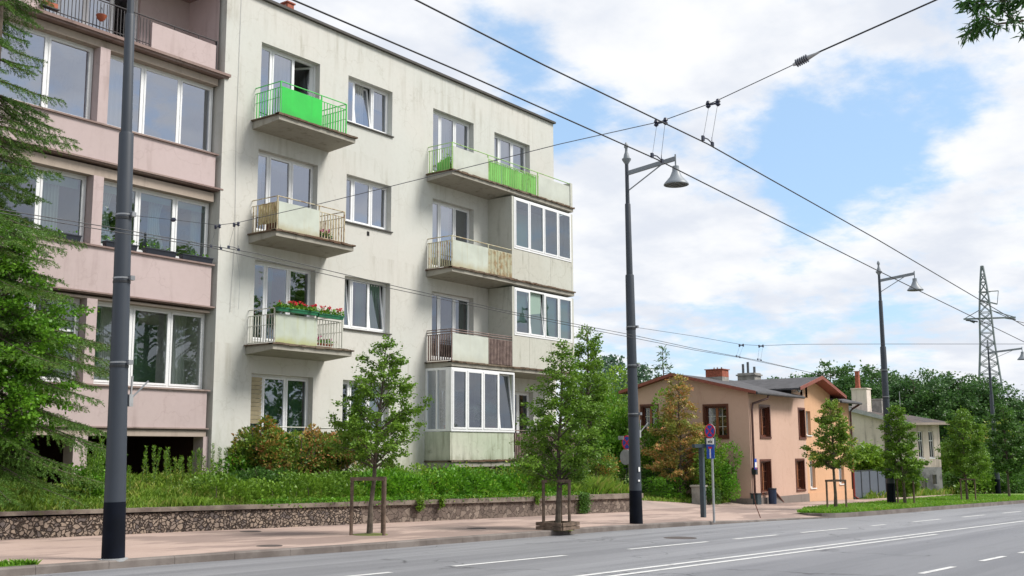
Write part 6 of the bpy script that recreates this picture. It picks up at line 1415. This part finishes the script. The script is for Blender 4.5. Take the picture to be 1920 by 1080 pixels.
# trees on the near side of the street (they stand in the window reflections; one hangs into the view)
for k, (x, y, h, w) in enumerate(((14, -14, 16, 5.6), (27, -16, 18, 6.2), (40, -15, 17, 5.6), (1, -17, 16, 5.5), (55, -17, 17, 6))):
    make_tree('street_tree', (x, y, g(x)), h, 2.6, [(0, w*.6), (.2, w*.9), (.5, w), (.8, w*.65), (1, w*.15)], 64, 'leaf_linden', .28, 16000, 280+k, ('big tree across the street opposite the pink block', 'big tree across the street opposite the balconies', 'big tree across the street opposite the salmon house', 'big tree just behind the viewer', 'big tree across the street opposite the old house')[k], 'tree', 'big trees across the street', .25, spread=.55, lod=True)
# overhanging branch: belongs to a tree standing right of the viewer
tb = Vector((9.0, -1.6, g(9))); R = empty('willow_tree', tb, 'tree at the upper right whose narrow leaved branch hangs into the sky', 'tree'); mb = MB()
tips = [pD(x, y, 7.2) for x, y in ((1795, 12), (1822, 55), (1868, 30), (1905, 5), (1850, 10))]
root = np.array([8.3, .1, 4.35]); mb.tube([(0, 0, -.1), (-.1, .1, 2.5), (-.1, .3, 4.2), (0, .2, 7)], [.2, .16, .12, .06], 10)
mb.tube([Vector((-.1, .25, 3.6)), Vector(root)-tb, Vector(pD(1925, 38, 7.2))-tb, Vector(pD(1870, 45, 7.2))-tb, Vector(pD(1862, 42, 7.2))-tb], [.06, .03, .008, .006, .004], 6)
Pn, Dn = [], []
for (path, cnt, sp_) in ((((1925, 38), (1870, 46), (1845, 30), (1838, 42), (1825, 62)), 150, .05), (((1940, -10), (1900, 2), (1850, 2), (1800, 8)), 150, .035), (((1935, -5), (1900, 8), (1880, 20), (1908, 42)), 90, .04), (((1855, 35), (1835, 48), (1815, 66)), 110, .045), (((1930, 45), (1925, 60), (1918, 66)), 30, .03), (((1850, 5), (1825, 14), (1805, 10)), 60, .03)):
    pts_ = [np.array(pD(x, y, 7.2+.15*sin(x))) for x, y in path]; mb.tube([Vector(p)-tb for p in pts_], [.006, *[.004]*(len(pts_)-2), .002], 5); rr = np.random.default_rng(len(path)*cnt)
    for q in range(cnt): s = rr.uniform(0, len(pts_)-1); i = min(int(s), len(pts_)-2); p = pts_[i]+(pts_[i+1]-pts_[i])*(s-i)+rr.normal(0, sp_*.5, 3); d = pts_[i+1]-pts_[i]; d = d/np.linalg.norm(d)+rr.normal(0, .6, 3)+np.array([0, 0, -.35]); Pn.append(p-np.array(tb)); Dn.append(d)
up_ = np.random.default_rng(77); cr = up_.normal((.2, -.3, 7.4), (1.2, 1.2, .9), (2600, 3)); cr = cr[(cr[:, 0]+tb[0] > 8.2) | (cr[:, 2] > 7.5)]
mb.build('trunk', 'bark', R); leaves_obj('foliage', np.array(Pn), .075, 'leaf_willow', R, aspect=.22, seed=5, D=np.array(Dn)*1.5); leaves_obj('crown', cr, .16, 'leaf_willow', R, aspect=.3, seed=6)

# ================================================================== PYLON
D = 150; base = pD(1868, 878, D); topz = pD(1863, 489, D)[2]; bx_, by_ = base[0], base[1]; z0 = g(bx_)-.2
R = empty('power_pylon', (bx_, by_, z0), 'tall steel lattice power pylon rising behind the wood', 'pylon'); HH = topz-z0; ang = radians(12)
ca, sa = cos(ang), sin(ang); rotp = lambda x, y, z: (x*ca-y*sa, x*sa+y*ca, z)
def wd(t): return float(np.interp(t, [0, .07, .457, .61, .78, .92, 1], [2.5, 2.3, 1.35, .95, .74, .38, .12]))
mb = MB(); lv = [0, .1, .2, .3, .36, .42, .47, .52, .57, .62, .67, .72, .77, .82, .87, .92, .96, 1.0]
for a, b in zip(lv[:-1], lv[1:]):
    wa, wb = wd(a), wd(b); C4a = [(-wa, -wa), (wa, -wa), (wa, wa), (-wa, wa)]; C4b = [(-wb, -wb), (wb, -wb), (wb, wb), (-wb, wb)]
    for k in range(4):
        mb.beam(rotp(*C4a[k], a*HH), rotp(*C4b[k], b*HH), .17); k2 = (k+1) % 4
        mb.beam(rotp(*C4a[k], a*HH), rotp(*C4b[k2], b*HH), .085); mb.beam(rotp(*C4a[k2], a*HH), rotp(*C4b[k], b*HH), .085); mb.beam(rotp(*C4b[k], b*HH), rotp(*C4b[k2], b*HH), .085)
mb.build('tower', 'pylon_steel', R)
mb = MB(); zt_ = lambda y: pD(1868, y, D)[2]-z0
ux, uy = rt[0], rt[1]; S_ = D/F
def A2(px_, y_): k = (px_-1868)*S_; return (ux*k, uy*k, zt_(y_))
for a, b, w in (((1826, 593), (1925, 590), .22), ((1826, 593), (1858, 575), .1), ((1925, 590), (1876, 575), .1), ((1860, 556), (1892, 564), .16), ((1865, 540), (1896, 538), .12), ((1896, 538), (1892, 564), .07), ((1858, 540), (1880, 540), .12)): mb.beam(A2(*a), A2(*b), w)
mb.build('cross_arm', 'pylon_steel', R)
mb = MB()
for x, y, x2, y2 in ((1830, 595, 1852, 598), (1905, 591, 1925, 594), (1833, 594, 1846, 600)): mb.tube([A2(x, y), A2(x2, y2)], .12, 6)
mb.build('insulator', 'insulator', R)
mb = MB(); P0 = Vector(A2(1830, 595)); mb.tube([Vector(A2(1878, 575)), Vector(A2(1925, 597)), Vector(A2(2100, 640))], .05, 4); mb.build('line_stub', 'wire_black', R)
print('objects', len(bpy.data.objects))
